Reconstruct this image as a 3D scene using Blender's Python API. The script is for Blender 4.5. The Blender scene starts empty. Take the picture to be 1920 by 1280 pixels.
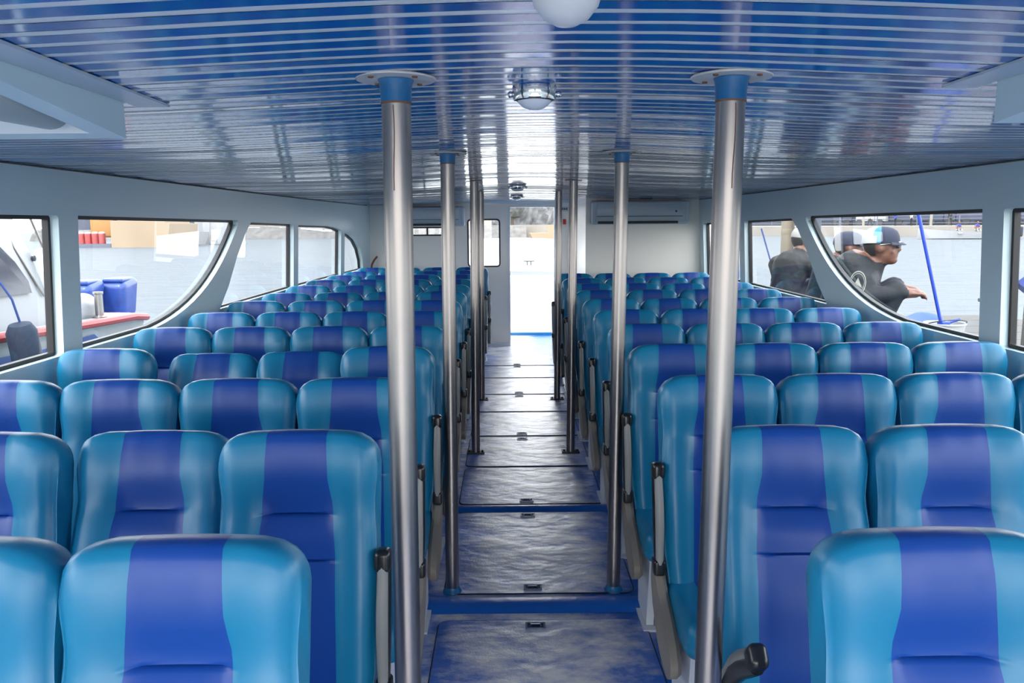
import bpy, bmesh, math, random
from mathutils import Vector, Matrix
rnd = random.Random(7)
S = bpy.context.scene
C = S.collection
PI = math.pi

# ------------------------------------------------------------------ materials
def srgb(r, g, b):
    f = lambda c: (c/255/12.92 if c/255 <= .04045 else ((c/255+.055)/1.055)**2.4)
    return (f(r), f(g), f(b), 1)

def mat(name, col, rough=.5, metal=0., spec=.5, coat=0., bump=0., bscale=40., vary=0., vscale=3., bdet=3.):
    m = bpy.data.materials.new(name); m.use_nodes = True
    nt = m.node_tree; p = nt.nodes['Principled BSDF']
    p.inputs['Base Color'].default_value = col
    p.inputs['Roughness'].default_value = rough
    p.inputs['Metallic'].default_value = metal
    p.inputs['Specular IOR Level'].default_value = spec
    p.inputs['Coat Weight'].default_value = coat
    p.inputs['Coat Roughness'].default_value = .08
    tc = nt.nodes.new('ShaderNodeTexCoord')
    if vary > 0:
        n = nt.nodes.new('ShaderNodeTexNoise'); n.inputs['Scale'].default_value = vscale; n.inputs['Detail'].default_value = 5
        nt.links.new(tc.outputs['Object'], n.inputs['Vector'])
        r = nt.nodes.new('ShaderNodeValToRGB')
        r.color_ramp.elements[0].position = .3; r.color_ramp.elements[1].position = .7
        r.color_ramp.elements[0].color = tuple(c*(1-vary) for c in col[:3]) + (1,)
        r.color_ramp.elements[1].color = tuple(min(1, c*(1+vary)) for c in col[:3]) + (1,)
        nt.links.new(n.outputs['Fac'], r.inputs['Fac']); nt.links.new(r.outputs['Color'], p.inputs['Base Color'])
    if bump > 0:
        n = nt.nodes.new('ShaderNodeTexNoise'); n.inputs['Scale'].default_value = bscale; n.inputs['Detail'].default_value = bdet
        nt.links.new(tc.outputs['Object'], n.inputs['Vector'])
        b = nt.nodes.new('ShaderNodeBump'); b.inputs['Strength'].default_value = bump; b.inputs['Distance'].default_value = .02
        nt.links.new(n.outputs['Fac'], b.inputs['Height']); nt.links.new(b.outputs['Normal'], p.inputs['Normal'])
    return m

M = {}
M['teal'] = mat('turquoise_vinyl', (.006, .185, .345, 1), .36, spec=.5, bump=.05, bscale=9, vary=.10, vscale=2.2)
M['blue'] = mat('royal_blue_vinyl', (.005, .054, .285, 1), .38, spec=.45, bump=.05, bscale=9, vary=.10, vscale=2.2)
M['wall'] = mat('white_gelcoat', srgb(208, 228, 231), .32, spec=.5, bump=.02, bscale=3, vary=.02, vscale=1.2)
M['warmwall'] = mat('warm_white_bulkhead', srgb(238, 234, 224), .35, bump=.02, bscale=3)
M['reveal'] = mat('white_edge', srgb(222, 228, 232), .35)
M['ceil_blue'] = mat('glossy_blue_panel', srgb(6, 100, 175), .10, spec=.4, coat=0, bump=.012, bscale=2.0, bdet=1)
M['ceil_white'] = mat('white_ceiling_strip', srgb(232, 232, 228), .3, spec=.4)
M['steel'] = mat('brushed_steel', srgb(156, 150, 146), .30, metal=1., vary=.05, vscale=6)
M['chrome'] = mat('chrome', srgb(215, 215, 215), .1, metal=1.)
M['collar'] = mat('blue_collar_paint', srgb(8, 96, 146), .4, vary=.15, vscale=30)
M['flange'] = mat('white_flange_paint', srgb(205, 200, 192), .45, vary=.06, vscale=20)
M['rust'] = mat('rust_stain', srgb(120, 84, 60), .8)
M['black'] = mat('black_plastic', srgb(28, 28, 30), .28, spec=.6)
M['rubber'] = mat('black_rubber', srgb(30, 29, 31), .5)
M['grey'] = mat('grey_plastic', srgb(146, 146, 142), .42, vary=.06, vscale=9)
M['taupe'] = mat('taupe_plastic', srgb(136, 128, 116), .4, vary=.10, vscale=9)
M['cream'] = mat('cream_plastic', srgb(206, 196, 172), .4)
M['legwhite'] = mat('white_metal_leg', srgb(205, 210, 216), .4)
M['seam'] = mat('dark_seam', srgb(20, 34, 62), .6)
M['acwhite'] = mat('white_ac_plastic', srgb(196, 205, 210), .35)
M['lampglass'] = mat('frosted_lamp_glass', srgb(225, 228, 232), .15, spec=.5)
M['dark'] = mat('dark_slot', srgb(40, 46, 50), .5)
M['vinyl'] = mat('blue_ridge_vinyl', srgb(20, 92, 180), .32, spec=.7, bump=.15, bscale=20)
M['latch'] = mat('latch_metal', srgb(92, 104, 124), .35, metal=.6)
M['red'] = mat('red_paint', srgb(205, 40, 30), .4)
M['deckwhite'] = mat('white_deck_paint', srgb(240, 240, 238), .5)
M['bouncedeck'] = mat('grey_bounce_deck', (.34, .36, .38, 1), .6, vary=.1, vscale=2)  # added deck behind the camera, greyed to weaken its bounce light
M['dockwood'] = mat('weathered_dock', srgb(150, 140, 132), .8, vary=.12, vscale=8, bump=.2, bscale=30)
M['hull'] = mat('white_hull', srgb(226, 228, 232), .3, vary=.03, vscale=1)
M['hullblue'] = mat('blue_hull_stripe', srgb(44, 66, 150), .4, vary=.12, vscale=9)
M['rail_red'] = mat('red_rub_rail', srgb(206, 60, 62), .45)
M['cowl'] = mat('blue_engine_cowl', srgb(52, 84, 170), .35, vary=.18, vscale=7)
M['smoke'] = mat('dark_boat_window', srgb(48, 50, 62), .12)
M['fender'] = mat('navy_fender_cover', srgb(40, 50, 72), .8, vary=.2, vscale=30)
M['rope'] = mat('blue_rope', srgb(40, 62, 120), .8)
M['mop'] = mat('blue_mop_plastic', srgb(30, 70, 200), .4)
M['bucket'] = mat('white_bucket_plastic', srgb(222, 222, 222), .4)
M['cloth'] = mat('blue_rag', srgb(84, 110, 196), .9)
M['skin'] = mat('brown_skin', srgb(128, 82, 62), .5, vary=.08, vscale=14)
M['navy'] = mat('navy_jacket', srgb(26, 30, 44), .75, bump=.3, bscale=25)
M['camo'] = mat('camouflage_sleeve', srgb(52, 48, 42), .85, vary=.6, vscale=16)
M['denim'] = mat('dark_trousers', srgb(30, 36, 50), .85, bump=.2, bscale=30)
M['capgrey'] = mat('light_grey_cap', srgb(190, 186, 180), .8)
M['capteal'] = mat('teal_cap_band', srgb(40, 140, 170), .8)
M['capnavy'] = mat('navy_cap', srgb(34, 42, 66), .8)
M['hair'] = mat('black_hair', srgb(18, 15, 14), .6)
M['emblem'] = mat('pale_emblem', srgb(190, 185, 172), .8)
M['tan'] = mat('tan_barge_paint', srgb(206, 180, 148), .7, vary=.06, vscale=.4)
M['orange'] = mat('orange_machine_paint', srgb(214, 150, 70), .6)
M['drum'] = mat('red_drum', srgb(196, 66, 66), .5)
M['drumtop'] = mat('white_drum_top', srgb(230, 225, 220), .5)
M['stone'] = mat('grey_stone', srgb(160, 156, 152), .9, vary=.25, vscale=1.5, bump=.5, bscale=2)
M['quay'] = mat('pale_quay_concrete', srgb(212, 202, 190), .9, vary=.08, vscale=.5)
M['paving'] = mat('quay_paving', srgb(176, 170, 168), .9)
M['fence'] = mat('grey_fence', srgb(112, 118, 136), .6)
M['leaf'] = mat('hazy_foliage', srgb(128, 134, 132), .9, vary=.35, vscale=1.2)
M['bark'] = mat('bark', srgb(110, 100, 92), .9)
M['truck'] = mat('dark_vehicle', srgb(74, 80, 100), .4)
M['truckwhite'] = mat('white_vehicle', srgb(226, 226, 228), .4)
M['pile'] = mat('tan_piling', srgb(188, 172, 148), .8, vary=.1, vscale=4)
M['pilegrey'] = mat('grey_piling', srgb(92, 100, 116), .8, vary=.2, vscale=4)
M['shirtblue'] = mat('blue_shirt', srgb(60, 80, 170), .8)
M['shirtwhite'] = mat('white_shirt', srgb(220, 216, 210), .8)

# glass: transparent with fresnel reflection, slightly milky with salt
def glass_mat(name, haze=.0):
    m = bpy.data.materials.new(name); m.use_nodes = True
    nt = m.node_tree; nt.nodes.clear()
    out = nt.nodes.new('ShaderNodeOutputMaterial')
    tr = nt.nodes.new('ShaderNodeBsdfTransparent'); tr.inputs['Color'].default_value = (.93, .96, .98, 1)
    gl = nt.nodes.new('ShaderNodeBsdfGlossy'); gl.inputs['Roughness'].default_value = .004
    df = nt.nodes.new('ShaderNodeBsdfDiffuse'); df.inputs['Color'].default_value = (.8, .85, .9, 1)
    ge = nt.nodes.new('ShaderNodeNewGeometry'); dt = nt.nodes.new('ShaderNodeVectorMath'); dt.operation = 'DOT_PRODUCT'
    nt.links.new(ge.outputs['Incoming'], dt.inputs[0]); nt.links.new(ge.outputs['Normal'], dt.inputs[1])
    def math_(op, a, b_):
        n_ = nt.nodes.new('ShaderNodeMath'); n_.operation = op; n_.use_clamp = op != 'SUBTRACT'
        for i_, q in enumerate((a, b_)):
            if q is None: continue
            if isinstance(q, (int, float)): n_.inputs[i_].default_value = q
            else: nt.links.new(q, n_.inputs[i_])
        return n_.outputs[0]
    ab = math_('ABSOLUTE', dt.outputs['Value'], None)
    p5 = math_('POWER', math_('SUBTRACT', 1.0, ab), 5.0)
    refl = math_('MULTIPLY', math_('ADD', math_('MULTIPLY', p5, .85), .05), 1.0)
    mx = nt.nodes.new('ShaderNodeMixShader'); mx2 = nt.nodes.new('ShaderNodeMixShader')
    tc = nt.nodes.new('ShaderNodeTexCoord'); nz = nt.nodes.new('ShaderNodeTexNoise')
    nz.inputs['Scale'].default_value = 5.; nz.inputs['Detail'].default_value = 8
    mr = nt.nodes.new('ShaderNodeMapRange'); mr.inputs[1].default_value = .35; mr.inputs[2].default_value = .75
    mr.inputs[3].default_value = haze*.3; mr.inputs[4].default_value = haze*1.6
    L = nt.links.new
    L(tc.outputs['Object'], nz.inputs['Vector']); L(nz.outputs['Fac'], mr.inputs[0])
    L(mr.outputs[0], mx2.inputs[0]); L(tr.outputs[0], mx2.inputs[1]); L(df.outputs[0], mx2.inputs[2])
    L(refl, mx.inputs[0]); L(mx2.outputs[0], mx.inputs[1]); L(gl.outputs[0], mx.inputs[2])
    L(mx.outputs[0], out.inputs[0])
    return m
M['glass'] = glass_mat('window_glass', .006)

# outdoor base colours darkened to offset the strong sky: exposure put into colour
for k_, f_ in (('dockwood', .15), ('hull', .36), ('hullblue', .6), ('rail_red', .5), ('cowl', .55), ('bucket', .45), ('cloth', .55), ('capgrey', .5), ('capteal', .5), ('emblem', .6), ('tan', .40), ('orange', .45), ('drum', .5), ('drumtop', .4),
               ('stone', .28), ('quay', .32), ('paving', .4), ('fence', .5), ('leaf', .45), ('bark', .5), ('truck', .6), ('truckwhite', .38), ('pile', .42), ('pilegrey', .5), ('shirtblue', .6), ('shirtwhite', .4), ('skin', .6), ('mop', .6), ('navy', .16), ('denim', .22), ('camo', .5), ('capnavy', .6), ('fender', .6)):
    nt_ = M[k_].node_tree; p_ = nt_.nodes['Principled BSDF']
    p_.inputs['Base Color'].default_value = tuple(c*f_ for c in p_.inputs['Base Color'].default_value[:3])+(1,)
    for n_ in nt_.nodes:
        if n_.type == 'VALTORGB':
            for e_ in n_.color_ramp.elements: e_.color = tuple(c*f_ for c in e_.color[:3])+(1,)

def floor_mat():
    m = mat('blue_deck_vinyl', srgb(30, 84, 150), .3, spec=1.0, coat=1.0)
    m.node_tree.nodes['Principled BSDF'].inputs['Coat Roughness'].default_value = .36
    nt = m.node_tree; p = nt.nodes['Principled BSDF']; L = nt.links.new
    tc = nt.nodes.new('ShaderNodeTexCoord')
    mp = nt.nodes.new('ShaderNodeMapping'); mp.inputs['Scale'].default_value = (1, 1.7, 1); L(tc.outputs['Object'], mp.inputs[0])
    n = nt.nodes.new('ShaderNodeTexNoise'); n.inputs['Scale'].default_value = 4.5; n.inputs['Detail'].default_value = 2.5; L(mp.outputs[0], n.inputs['Vector'])
    n2 = nt.nodes.new('ShaderNodeTexNoise'); n2.inputs['Scale'].default_value = 120; n2.inputs['Detail'].default_value = 4; L(tc.outputs['Object'], n2.inputs['Vector'])
    n3 = nt.nodes.new('ShaderNodeTexNoise'); n3.inputs['Scale'].default_value = 4.2; n3.inputs['Detail'].default_value = 9; n3.inputs['Roughness'].default_value = .68; L(mp.outputs[0], n3.inputs['Vector'])
    # foot wear and painted-in doorway reflection: strongest along the middle of the walkway
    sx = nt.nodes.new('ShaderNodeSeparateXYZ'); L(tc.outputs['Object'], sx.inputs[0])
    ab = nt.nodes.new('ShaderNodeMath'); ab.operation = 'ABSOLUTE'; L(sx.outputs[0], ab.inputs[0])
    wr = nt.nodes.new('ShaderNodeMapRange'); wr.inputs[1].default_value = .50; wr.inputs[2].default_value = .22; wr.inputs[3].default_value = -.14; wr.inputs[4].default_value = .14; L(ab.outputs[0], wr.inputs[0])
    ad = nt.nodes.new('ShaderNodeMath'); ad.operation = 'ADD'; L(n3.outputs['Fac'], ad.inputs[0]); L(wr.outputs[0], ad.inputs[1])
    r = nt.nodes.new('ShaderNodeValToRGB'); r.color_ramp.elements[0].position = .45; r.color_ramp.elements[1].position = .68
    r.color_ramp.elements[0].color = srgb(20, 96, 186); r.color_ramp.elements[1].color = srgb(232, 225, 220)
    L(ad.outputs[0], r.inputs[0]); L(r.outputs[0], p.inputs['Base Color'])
    rr = nt.nodes.new('ShaderNodeMapRange'); rr.inputs[3].default_value = .27; rr.inputs[4].default_value = .40
    L(n3.outputs['Fac'], rr.inputs[0]); L(rr.outputs[0], p.inputs['Roughness'])
    b1 = nt.nodes.new('ShaderNodeBump'); b1.inputs['Strength'].default_value = .55; b1.inputs['Distance'].default_value = .03
    L(n.outputs['Fac'], b1.inputs['Height'])
    b2 = nt.nodes.new('ShaderNodeBump'); b2.inputs['Strength'].default_value = .35; b2.inputs['Distance'].default_value = .004
    L(n2.outputs['Fac'], b2.inputs['Height']); L(b1.outputs[0], b2.inputs['Normal']); L(b2.outputs[0], p.inputs['Normal']); L(b2.outputs[0], p.inputs['Coat Normal'])
    return m
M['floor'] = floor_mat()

def water_mat():
    m = bpy.data.materials.new('harbour_water'); m.use_nodes = True
    nt = m.node_tree; nt.nodes.clear(); L = nt.links.new
    out = nt.nodes.new('ShaderNodeOutputMaterial'); df = nt.nodes.new('ShaderNodeBsdfDiffuse'); gl = nt.nodes.new('ShaderNodeBsdfGlossy'); mx = nt.nodes.new('ShaderNodeMixShader')
    df.inputs['Color'].default_value = (.112, .121, .128, 1); gl.inputs['Roughness'].default_value = .16; gl.inputs['Color'].default_value = (.9, .95, 1, 1)
    lw = nt.nodes.new('ShaderNodeFresnel'); lw.inputs['IOR'].default_value = 1.33
    mr = nt.nodes.new('ShaderNodeMapRange'); mr.inputs[3].default_value = .01; mr.inputs[4].default_value = .12
    tc = nt.nodes.new('ShaderNodeTexCoord')
    mp = nt.nodes.new('ShaderNodeMapping'); mp.inputs['Scale'].default_value = (.35, 1.5, 1); L(tc.outputs['Object'], mp.inputs[0])
    n = nt.nodes.new('ShaderNodeTexNoise'); n.inputs['Scale'].default_value = 1.1; n.inputs['Detail'].default_value = 7; L(mp.outputs[0], n.inputs['Vector'])
    b = nt.nodes.new('ShaderNodeBump'); b.inputs['Strength'].default_value = .9; b.inputs['Distance'].default_value = .35
    L(n.outputs['Fac'], b.inputs['Height']); L(b.outputs[0], gl.inputs['Normal']); L(b.outputs[0], lw.inputs['Normal']); L(b.outputs[0], df.inputs['Normal'])
    L(lw.outputs[0], mr.inputs[0]); L(mr.outputs[0], mx.inputs[0]); L(df.outputs[0], mx.inputs[1]); L(gl.outputs[0], mx.inputs[2]); L(mx.outputs[0], out.inputs[0])
    return m
M['water'] = water_mat()

# ------------------------------------------------------------------ mesh builder
class B:
    def __init__(s): s.bm = bmesh.new()
    def quad(s, ps, mi=0):
        f = s.bm.faces.new([s.bm.verts.new(p) for p in ps]); f.material_index = mi; return f
    def grid(s, rows, mi=0, wrap=False, mfun=None):
        """rows: list of equal-length lists of points"""
        V = [[s.bm.verts.new(p) for p in r] for r in rows]
        n = len(V[0])
        for i in range(len(V)-1):
            for j in range(n if wrap else n-1):
                k = (j+1) % n
                try:
                    f = s.bm.faces.new((V[i][j], V[i][k], V[i+1][k], V[i+1][j]))
                    f.material_index = mfun(i, j) if mfun else mi
                except ValueError: pass
        return V
    def box(s, c, h, mi=0, rot=None):
        r = bmesh.ops.create_cube(s.bm, size=2)
        for v in r['verts']:
            p = Vector((v.co.x*h[0], v.co.y*h[1], v.co.z*h[2]))
            if rot: p = rot @ p
            v.co = p + Vector(c)
        for f in {f for v in r['verts'] for f in v.link_faces}: f.material_index = mi
    def rbox(s, c, h, r, seg=3, mid=2, mi=0, mfun=None, warp=None, rot=None):
        """rounded box: half sizes h, corner radius r"""
        c = Vector(c); r = min(r, min(h)*.999)
        def coords(hh):
            o = [-(hh-r)-r*math.tan(PI/4*k/seg) for k in range(seg, 0, -1)]
            o += [-(hh-r) + 2*(hh-r)*k/mid for k in range(mid+1)]
            return o + [-x for x in o[:seg][::-1]]
        ax = [coords(x) for x in h]
        cache = {}
        def vert(p):
            inn = Vector([max(-(h[i]-r), min(h[i]-r, p[i])) for i in range(3)])
            d = Vector(p)-inn
            q = inn + (d.normalized()*r if d.length > 1e-9 else d)
            key = tuple(round(x, 6) for x in q)
            if key not in cache:
                if warp: q = Vector(warp(q))
                if rot: q = rot @ q
                cache[key] = s.bm.verts.new(q+c)
            return cache[key]
        for a in range(3):
            b, d = (a+1) % 3, (a+2) % 3
            for sg in (-1, 1):
                for i in range(len(ax[b])-1):
                    for j in range(len(ax[d])-1):
                        pts = []
                        for (ii, jj) in ((i, j), (i+1, j), (i+1, j+1), (i, j+1)):
                            p = [0, 0, 0]; p[a] = sg*h[a]; p[b] = ax[b][ii]; p[d] = ax[d][jj]; pts.append(p)
                        if sg < 0: pts.reverse()
                        vs = []
                        for p in pts:
                            v = vert(p)
                            if v not in vs: vs.append(v)
                        if len(vs) >= 3:
                            try:
                                f = s.bm.faces.new(vs)
                                cc = [sum(p[k] for p in pts)/4 for k in range(3)]
                                f.material_index = mfun(cc) if mfun else mi
                            except ValueError: pass
    def tube(s, pts, r, n=10, mi=0, cap=True, flat=None):
        pts = [Vector(p) for p in pts]
        rs = r if isinstance(r, (list, tuple)) else [r]*len(pts)
        rows = []; up = None
        for i, p in enumerate(pts):
            t = (pts[min(i+1, len(pts)-1)]-pts[max(i-1, 0)]).normalized()
            if up is None:
                up = Vector((0, 0, 1)) if abs(t.z) < .9 else Vector((1, 0, 0))
            a = t.cross(up).normalized(); b = a.cross(t).normalized(); up = b
            fa, fb = flat if flat else (1, 1)
            rows.append([p + (a*math.cos(2*PI*k/n)*fa + b*math.sin(2*PI*k/n)*fb)*rs[i] for k in range(n)])
        V = s.grid(rows, mi, wrap=True)
        if cap:
            for R in (V[0][::-1], V[-1]):
                try: f = s.bm.faces.new(R); f.material_index = mi
                except ValueError: pass
    def lathe(s, prof, c=(0, 0, 0), n=24, mi=0, mfun=None, sx=1, sy=1, rot=None):
        """prof: [(radius, z)]"""
        c = Vector(c)
        rows = []
        for (r, z) in prof:
            row = []
            for k in range(n):
                p = Vector((max(r, 1e-5)*math.cos(2*PI*k/n)*sx, max(r, 1e-5)*math.sin(2*PI*k/n)*sy, z))
                if rot: p = rot @ p
                row.append(p+c)
            rows.append(row)
        V = s.grid(rows, mi, wrap=True, mfun=mfun)
        for R in (V[0][::-1], V[-1]):
            try: f = s.bm.faces.new(R); f.material_index = mi if not mfun else mfun(0 if R is not V[-1] else len(rows)-2, 0)
            except ValueError: pass
    def prism(s, poly, fn0, fn1, mi=0):
        """poly: list of 2D points; fn0/fn1 map a 2D point to 3D for the two faces"""
        a = [s.bm.verts.new(fn0(p)) for p in poly]; b = [s.bm.verts.new(fn1(p)) for p in poly]
        n = len(poly)
        for R in (a[::-1], b):
            f = s.bm.faces.new(R); f.material_index = mi
        for i in range(n):
            f = s.bm.faces.new((a[i], a[(i+1) % n], b[(i+1) % n], b[i])); f.material_index = mi
    def blob(s, c, r, seg=2, noise=.0, mi=0, sc=(1, 1, 1), rot=None):
        res = bmesh.ops.create_icosphere(s.bm, subdivisions=seg, radius=1)
        for v in res['verts']:
            k = r*(1+rnd.uniform(-noise, noise))
            p = Vector((v.co.x*k*sc[0], v.co.y*k*sc[1], v.co.z*k*sc[2]))
            if rot: p = rot @ p
            v.co = p+Vector(c)
        for f in {f for v in res['verts'] for f in v.link_faces}: f.material_index = mi
    def mesh(s, name, mats, smooth=40):
        bmesh.ops.recalc_face_normals(s.bm, faces=s.bm.faces[:])
        me = bpy.data.meshes.new(name); s.bm.to_mesh(me); s.bm.free()
        for m in (mats if isinstance(mats, (list, tuple)) else [mats]): me.materials.append(M[m] if isinstance(m, str) else m)
        if smooth:
            for p in me.polygons: p.use_smooth = True
            me.set_sharp_from_angle(angle=math.radians(smooth))
        return me

def obj(name, b, mats, parent=None, smooth=40, loc=(0, 0, 0), rot=(0, 0, 0), label=None):
    me = b.mesh(name, mats, smooth) if isinstance(b, B) else b
    o = bpy.data.objects.new(name, me); C.objects.link(o)
    o.location = loc; o.rotation_euler = rot
    if parent: o.parent = parent
    if label: o['label'] = label
    return o
def tag(o, label, cat, group=None):
    o['label'] = label; o['category'] = cat
    if group: o['group'] = group
    return o
def thing(name, label, cat, loc=(0, 0, 0), rz=0, group=None, sc=None):
    o = bpy.data.objects.new(name, None); C.objects.link(o)
    o.location = loc; o.rotation_euler = (0, 0, rz); o.empty_display_size = .1
    if sc: o.scale = (sc, sc, sc)
    return tag(o, label, cat, group)
def struct(o):
    o['kind'] = 'structure'; return o

# ------------------------------------------------------------------ camera
F_PX = 1482.12
pit, yaw, roll = .147490, .005064, .007475
fw = Vector((math.sin(yaw)*math.cos(pit), math.cos(yaw)*math.cos(pit), -math.sin(pit)))
rt = Vector((math.cos(yaw), -math.sin(yaw), 0)); up = rt.cross(fw)
rt2 = rt*math.cos(roll)-up*math.sin(roll); up2 = up*math.cos(roll)+rt*math.sin(roll)
CH = 1.75
cam = bpy.data.cameras.new('camera'); co = bpy.data.objects.new('camera', cam); C.objects.link(co)
co.matrix_world = Matrix(((rt2.x, up2.x, -fw.x, 0), (rt2.y, up2.y, -fw.y, 0), (rt2.z, up2.z, -fw.z, CH), (0, 0, 0, 1)))
cam.sensor_fit = 'HORIZONTAL'; cam.sensor_width = 36; cam.lens = 36*F_PX/1920; cam.clip_start = .02; cam.clip_end = 2000
S.camera = co

# ------------------------------------------------------------------ hull shape
XC = .12
Y0, YB = -1.8, 11.36          # open end behind the camera, far bulkhead
YR = 9.45                    # bulkhead of the right compartment
def half(Y):
    return 2.25 - (.14*((Y-6.8)/4.56)**1.6 if Y > 6.8 else 0)
def xw(side, Y): return XC + side*half(Y)
def zc(x):
    d = (x-XC)/.9
    return 2.072-.05*(1-math.exp(-d*d))

# ------------------------------------------------------------------ ceiling with slats
def ceiling():
    b = B(); pitch = .0705; y = 1.258-pitch*44
    N = 28
    i = 0
    while y < 11.36:
        tilt = rnd.uniform(-1, 1)*.0006
        gap = any(abs(y-g) < pitch*.55 for g in (3.32, 4.25, 4.60))
        yb0, yb1 = y-pitch+.0245, min(y, 11.36)
        for (a, c, dz, mi) in ((y-pitch, yb0, .0, 1), (yb0, yb1, 0, 0)):
            r0, r1 = [], []
            for k in range(N+1):
                f = k/N
                x0 = xw(-1, a)*(1-f)+xw(1, a)*f
                bow = math.sin(f*9+i)*.0006
                e = .0005 if mi == 1 else 0
                r0.append((x0, a, zc(x0)+e+(tilt if mi == 0 else 0)+bow))
                r1.append((x0, c, zc(x0)+e-(tilt if mi == 0 else 0)+bow))
            b.grid([r0, r1], 0 if (gap and mi == 1) else mi)
        y += pitch; i += 1
    # roof shell above
    rows = []
    for yy in (Y0, 4, 8, 11.4, 11.45):
        rows.append([(XC-2.4+4.8*k/12, yy, zc(XC-2.4+4.8*k/12)+.06) for k in range(13)])
    b.grid(rows, 1)
    struct(obj('ceiling', b, ['ceil_blue', 'ceil_white'], smooth=20))
ceiling()

# ------------------------------------------------------------------ side walls with window openings
ZS, ZT = 1.145, 1.795      # sill and head
def curve_pts(p0, p1, p2, p3, n=12):
    o = []
    for i in range(n+1):
        t = i/n; u = 1-t
        o.append((u**3*p0[0]+3*u*u*t*p1[0]+3*u*t*t*p2[0]+t**3*p3[0], u**3*p0[1]+3*u*u*t*p1[1]+3*u*t*t*p2[1]+t**3*p3[1]))
    return o
def rounded(poly, r, n=4):
    out = []
    m = len(poly)
    for i in range(m):
        p = Vector(poly[i]); a = Vector(poly[i-1]); c = Vector(poly[(i+1) % m])
        da, dc = (a-p), (c-p)
        rr = min(r, da.length*.45, dc.length*.45)
        ang = da.angle(dc)
        if ang > 2.6: out.append(tuple(p)); continue
        q0 = p+da.normalized()*rr; q1 = p+dc.normalized()*rr
        for k in range(n+1):
            t = k/n; out.append(tuple(q0*(1-t)**2+p*2*t*(1-t)+q1*t*t))
    return out
def windows(side):
    z1 = ZT+.01
    W = []
    W.append(('a', rounded([(-1.6, ZS), (1.15, ZS), (1.15, z1), (-1.6, z1)], .02)))
    W.append(('b', rounded([(1.29, ZS), (3.75, ZS), (3.75, z1), (1.29, z1)], .02)))
    cv = curve_pts((4.72, ZS), (5.55, ZS+.06), (5.95, 1.50), (6.24, ZT-.035), 14)
    W.append(('c', [(3.92, ZS)] + cv + [(6.245, ZT-.01), (6.225, ZT), (3.92, ZT+.012)]))
    W.append(('d', [(5.83, ZS), (7.82, ZS), (7.82, ZT-.03), (6.56, ZT-.015), (6.42, ZT-.10), (6.22, 1.52), (6.02, 1.30)]))
    if side < 0:
        W.append(('e', [(7.98, ZS), (9.78, ZS), (9.78, 1.69), (9.55, 1.72), (9.2, 1.742), (7.98, ZT-.04)]))
        W.append(('f', [(9.96, ZS)] + [(11.02, ZS), (10.97, 1.28), (10.80, 1.44), (10.55, 1.56), (10.25, 1.63), (9.96, 1.66)]))
    else:
        W.append(('e', rounded([(7.98, ZS), (9.30, ZS), (9.30, ZT-.05), (7.98, ZT-.04)], .03)))
    return W
def fill_with_holes(outer, holes):
    bm = bmesh.new(); edges = []
    for poly in [outer]+holes:
        vs = [bm.verts.new((p[0], p[1], 0)) for p in poly]
        for i in range(len(vs)): edges.append(bm.edges.new((vs[i], vs[(i+1) % len(vs)])))
    bmesh.ops.triangle_fill(bm, use_beauty=True, use_dissolve=False, edges=edges)
    return bm
def offset_poly(poly, d):
    n = len(poly); out = []
    area = sum(poly[i][0]*poly[(i+1) % n][1]-poly[(i+1) % n][0]*poly[i][1] for i in range(n))
    sg = 1 if area > 0 else -1
    for i in range(n):
        a, p, c = Vector(poly[i-1]), Vector(poly[i]), Vector(poly[(i+1) % n])
        n1 = (p-a).normalized(); n2 = (c-p).normalized()
        m1 = Vector((-n1.y, n1.x))*sg; m2 = Vector((-n2.y, n2.x))*sg
        m = m1+m2
        m = m/max(.35, m.length_squared/2) if m.length > 1e-6 else m1
        out.append(tuple(p+m*d))
    return out
WIN_N = [0]
def side_wall(side, name, y1):
    outer = [(Y0, 0), (y1, 0), (y1, 2.10), (Y0, 2.10)]
    wins = windows(side)
    bm = fill_with_holes(outer, [w for _, w in wins])
    y = Y0+.3
    while y < y1:
        g = bm.verts[:]+bm.edges[:]+bm.faces[:]
        bmesh.ops.bisect_plane(bm, geom=g, plane_co=(y, 0, 0), plane_no=(1, 0, 0)); y += .3
    T = .075
    r = bmesh.ops.extrude_face_region(bm, geom=bm.faces[:])
    ext = {v for v in r['geom'] if isinstance(v, bmesh.types.BMVert)}
    for v in bm.verts:
        Y, Z = v.co.x, v.co.y
        t = T if v in ext else 0
        flare = -.05*max(0, (Z-1.1))        # slight tumblehome
        v.co = (xw(side, Y)+side*(t+flare), Y, Z)
    b = B(); b.bm.free(); b.bm = bm
    struct(obj(name, b, 'wall', smooth=30))
    for k, poly in wins:
        WIN_N[0] += 1
        def P(p, t):
            return (xw(side, p[0])+side*(t-.05*max(0, p[1]-1.1)), p[0], p[1])
        inner = offset_poly(poly, .018)
        gb = B(); n = len(poly)
        # gasket ring
        for (t0, t1, pa, pb) in ((.040, .040, offset_poly(poly, -.002), inner), (.040, .07, inner, inner)):
            gb.grid([[P(p, t0) for p in pa]+[P(pa[0], t0)], [P(p, t1) for p in pb]+[P(pb[0], t1)]])
        g = struct(obj('window_%d' % WIN_N[0], gb, 'rubber', smooth=0))
        bm2 = fill_with_holes(offset_poly(poly, .005), [])
        for v in bm2.verts: v.co = P((v.co.x, v.co.y), .058)
        pb_ = B(); pb_.bm.free(); pb_.bm = bm2
        obj('pane', pb_, 'glass', parent=g, smooth=0)
side_wall(-1, 'wall_left', YB)
side_wall(1, 'wall_right', YB)

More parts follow.
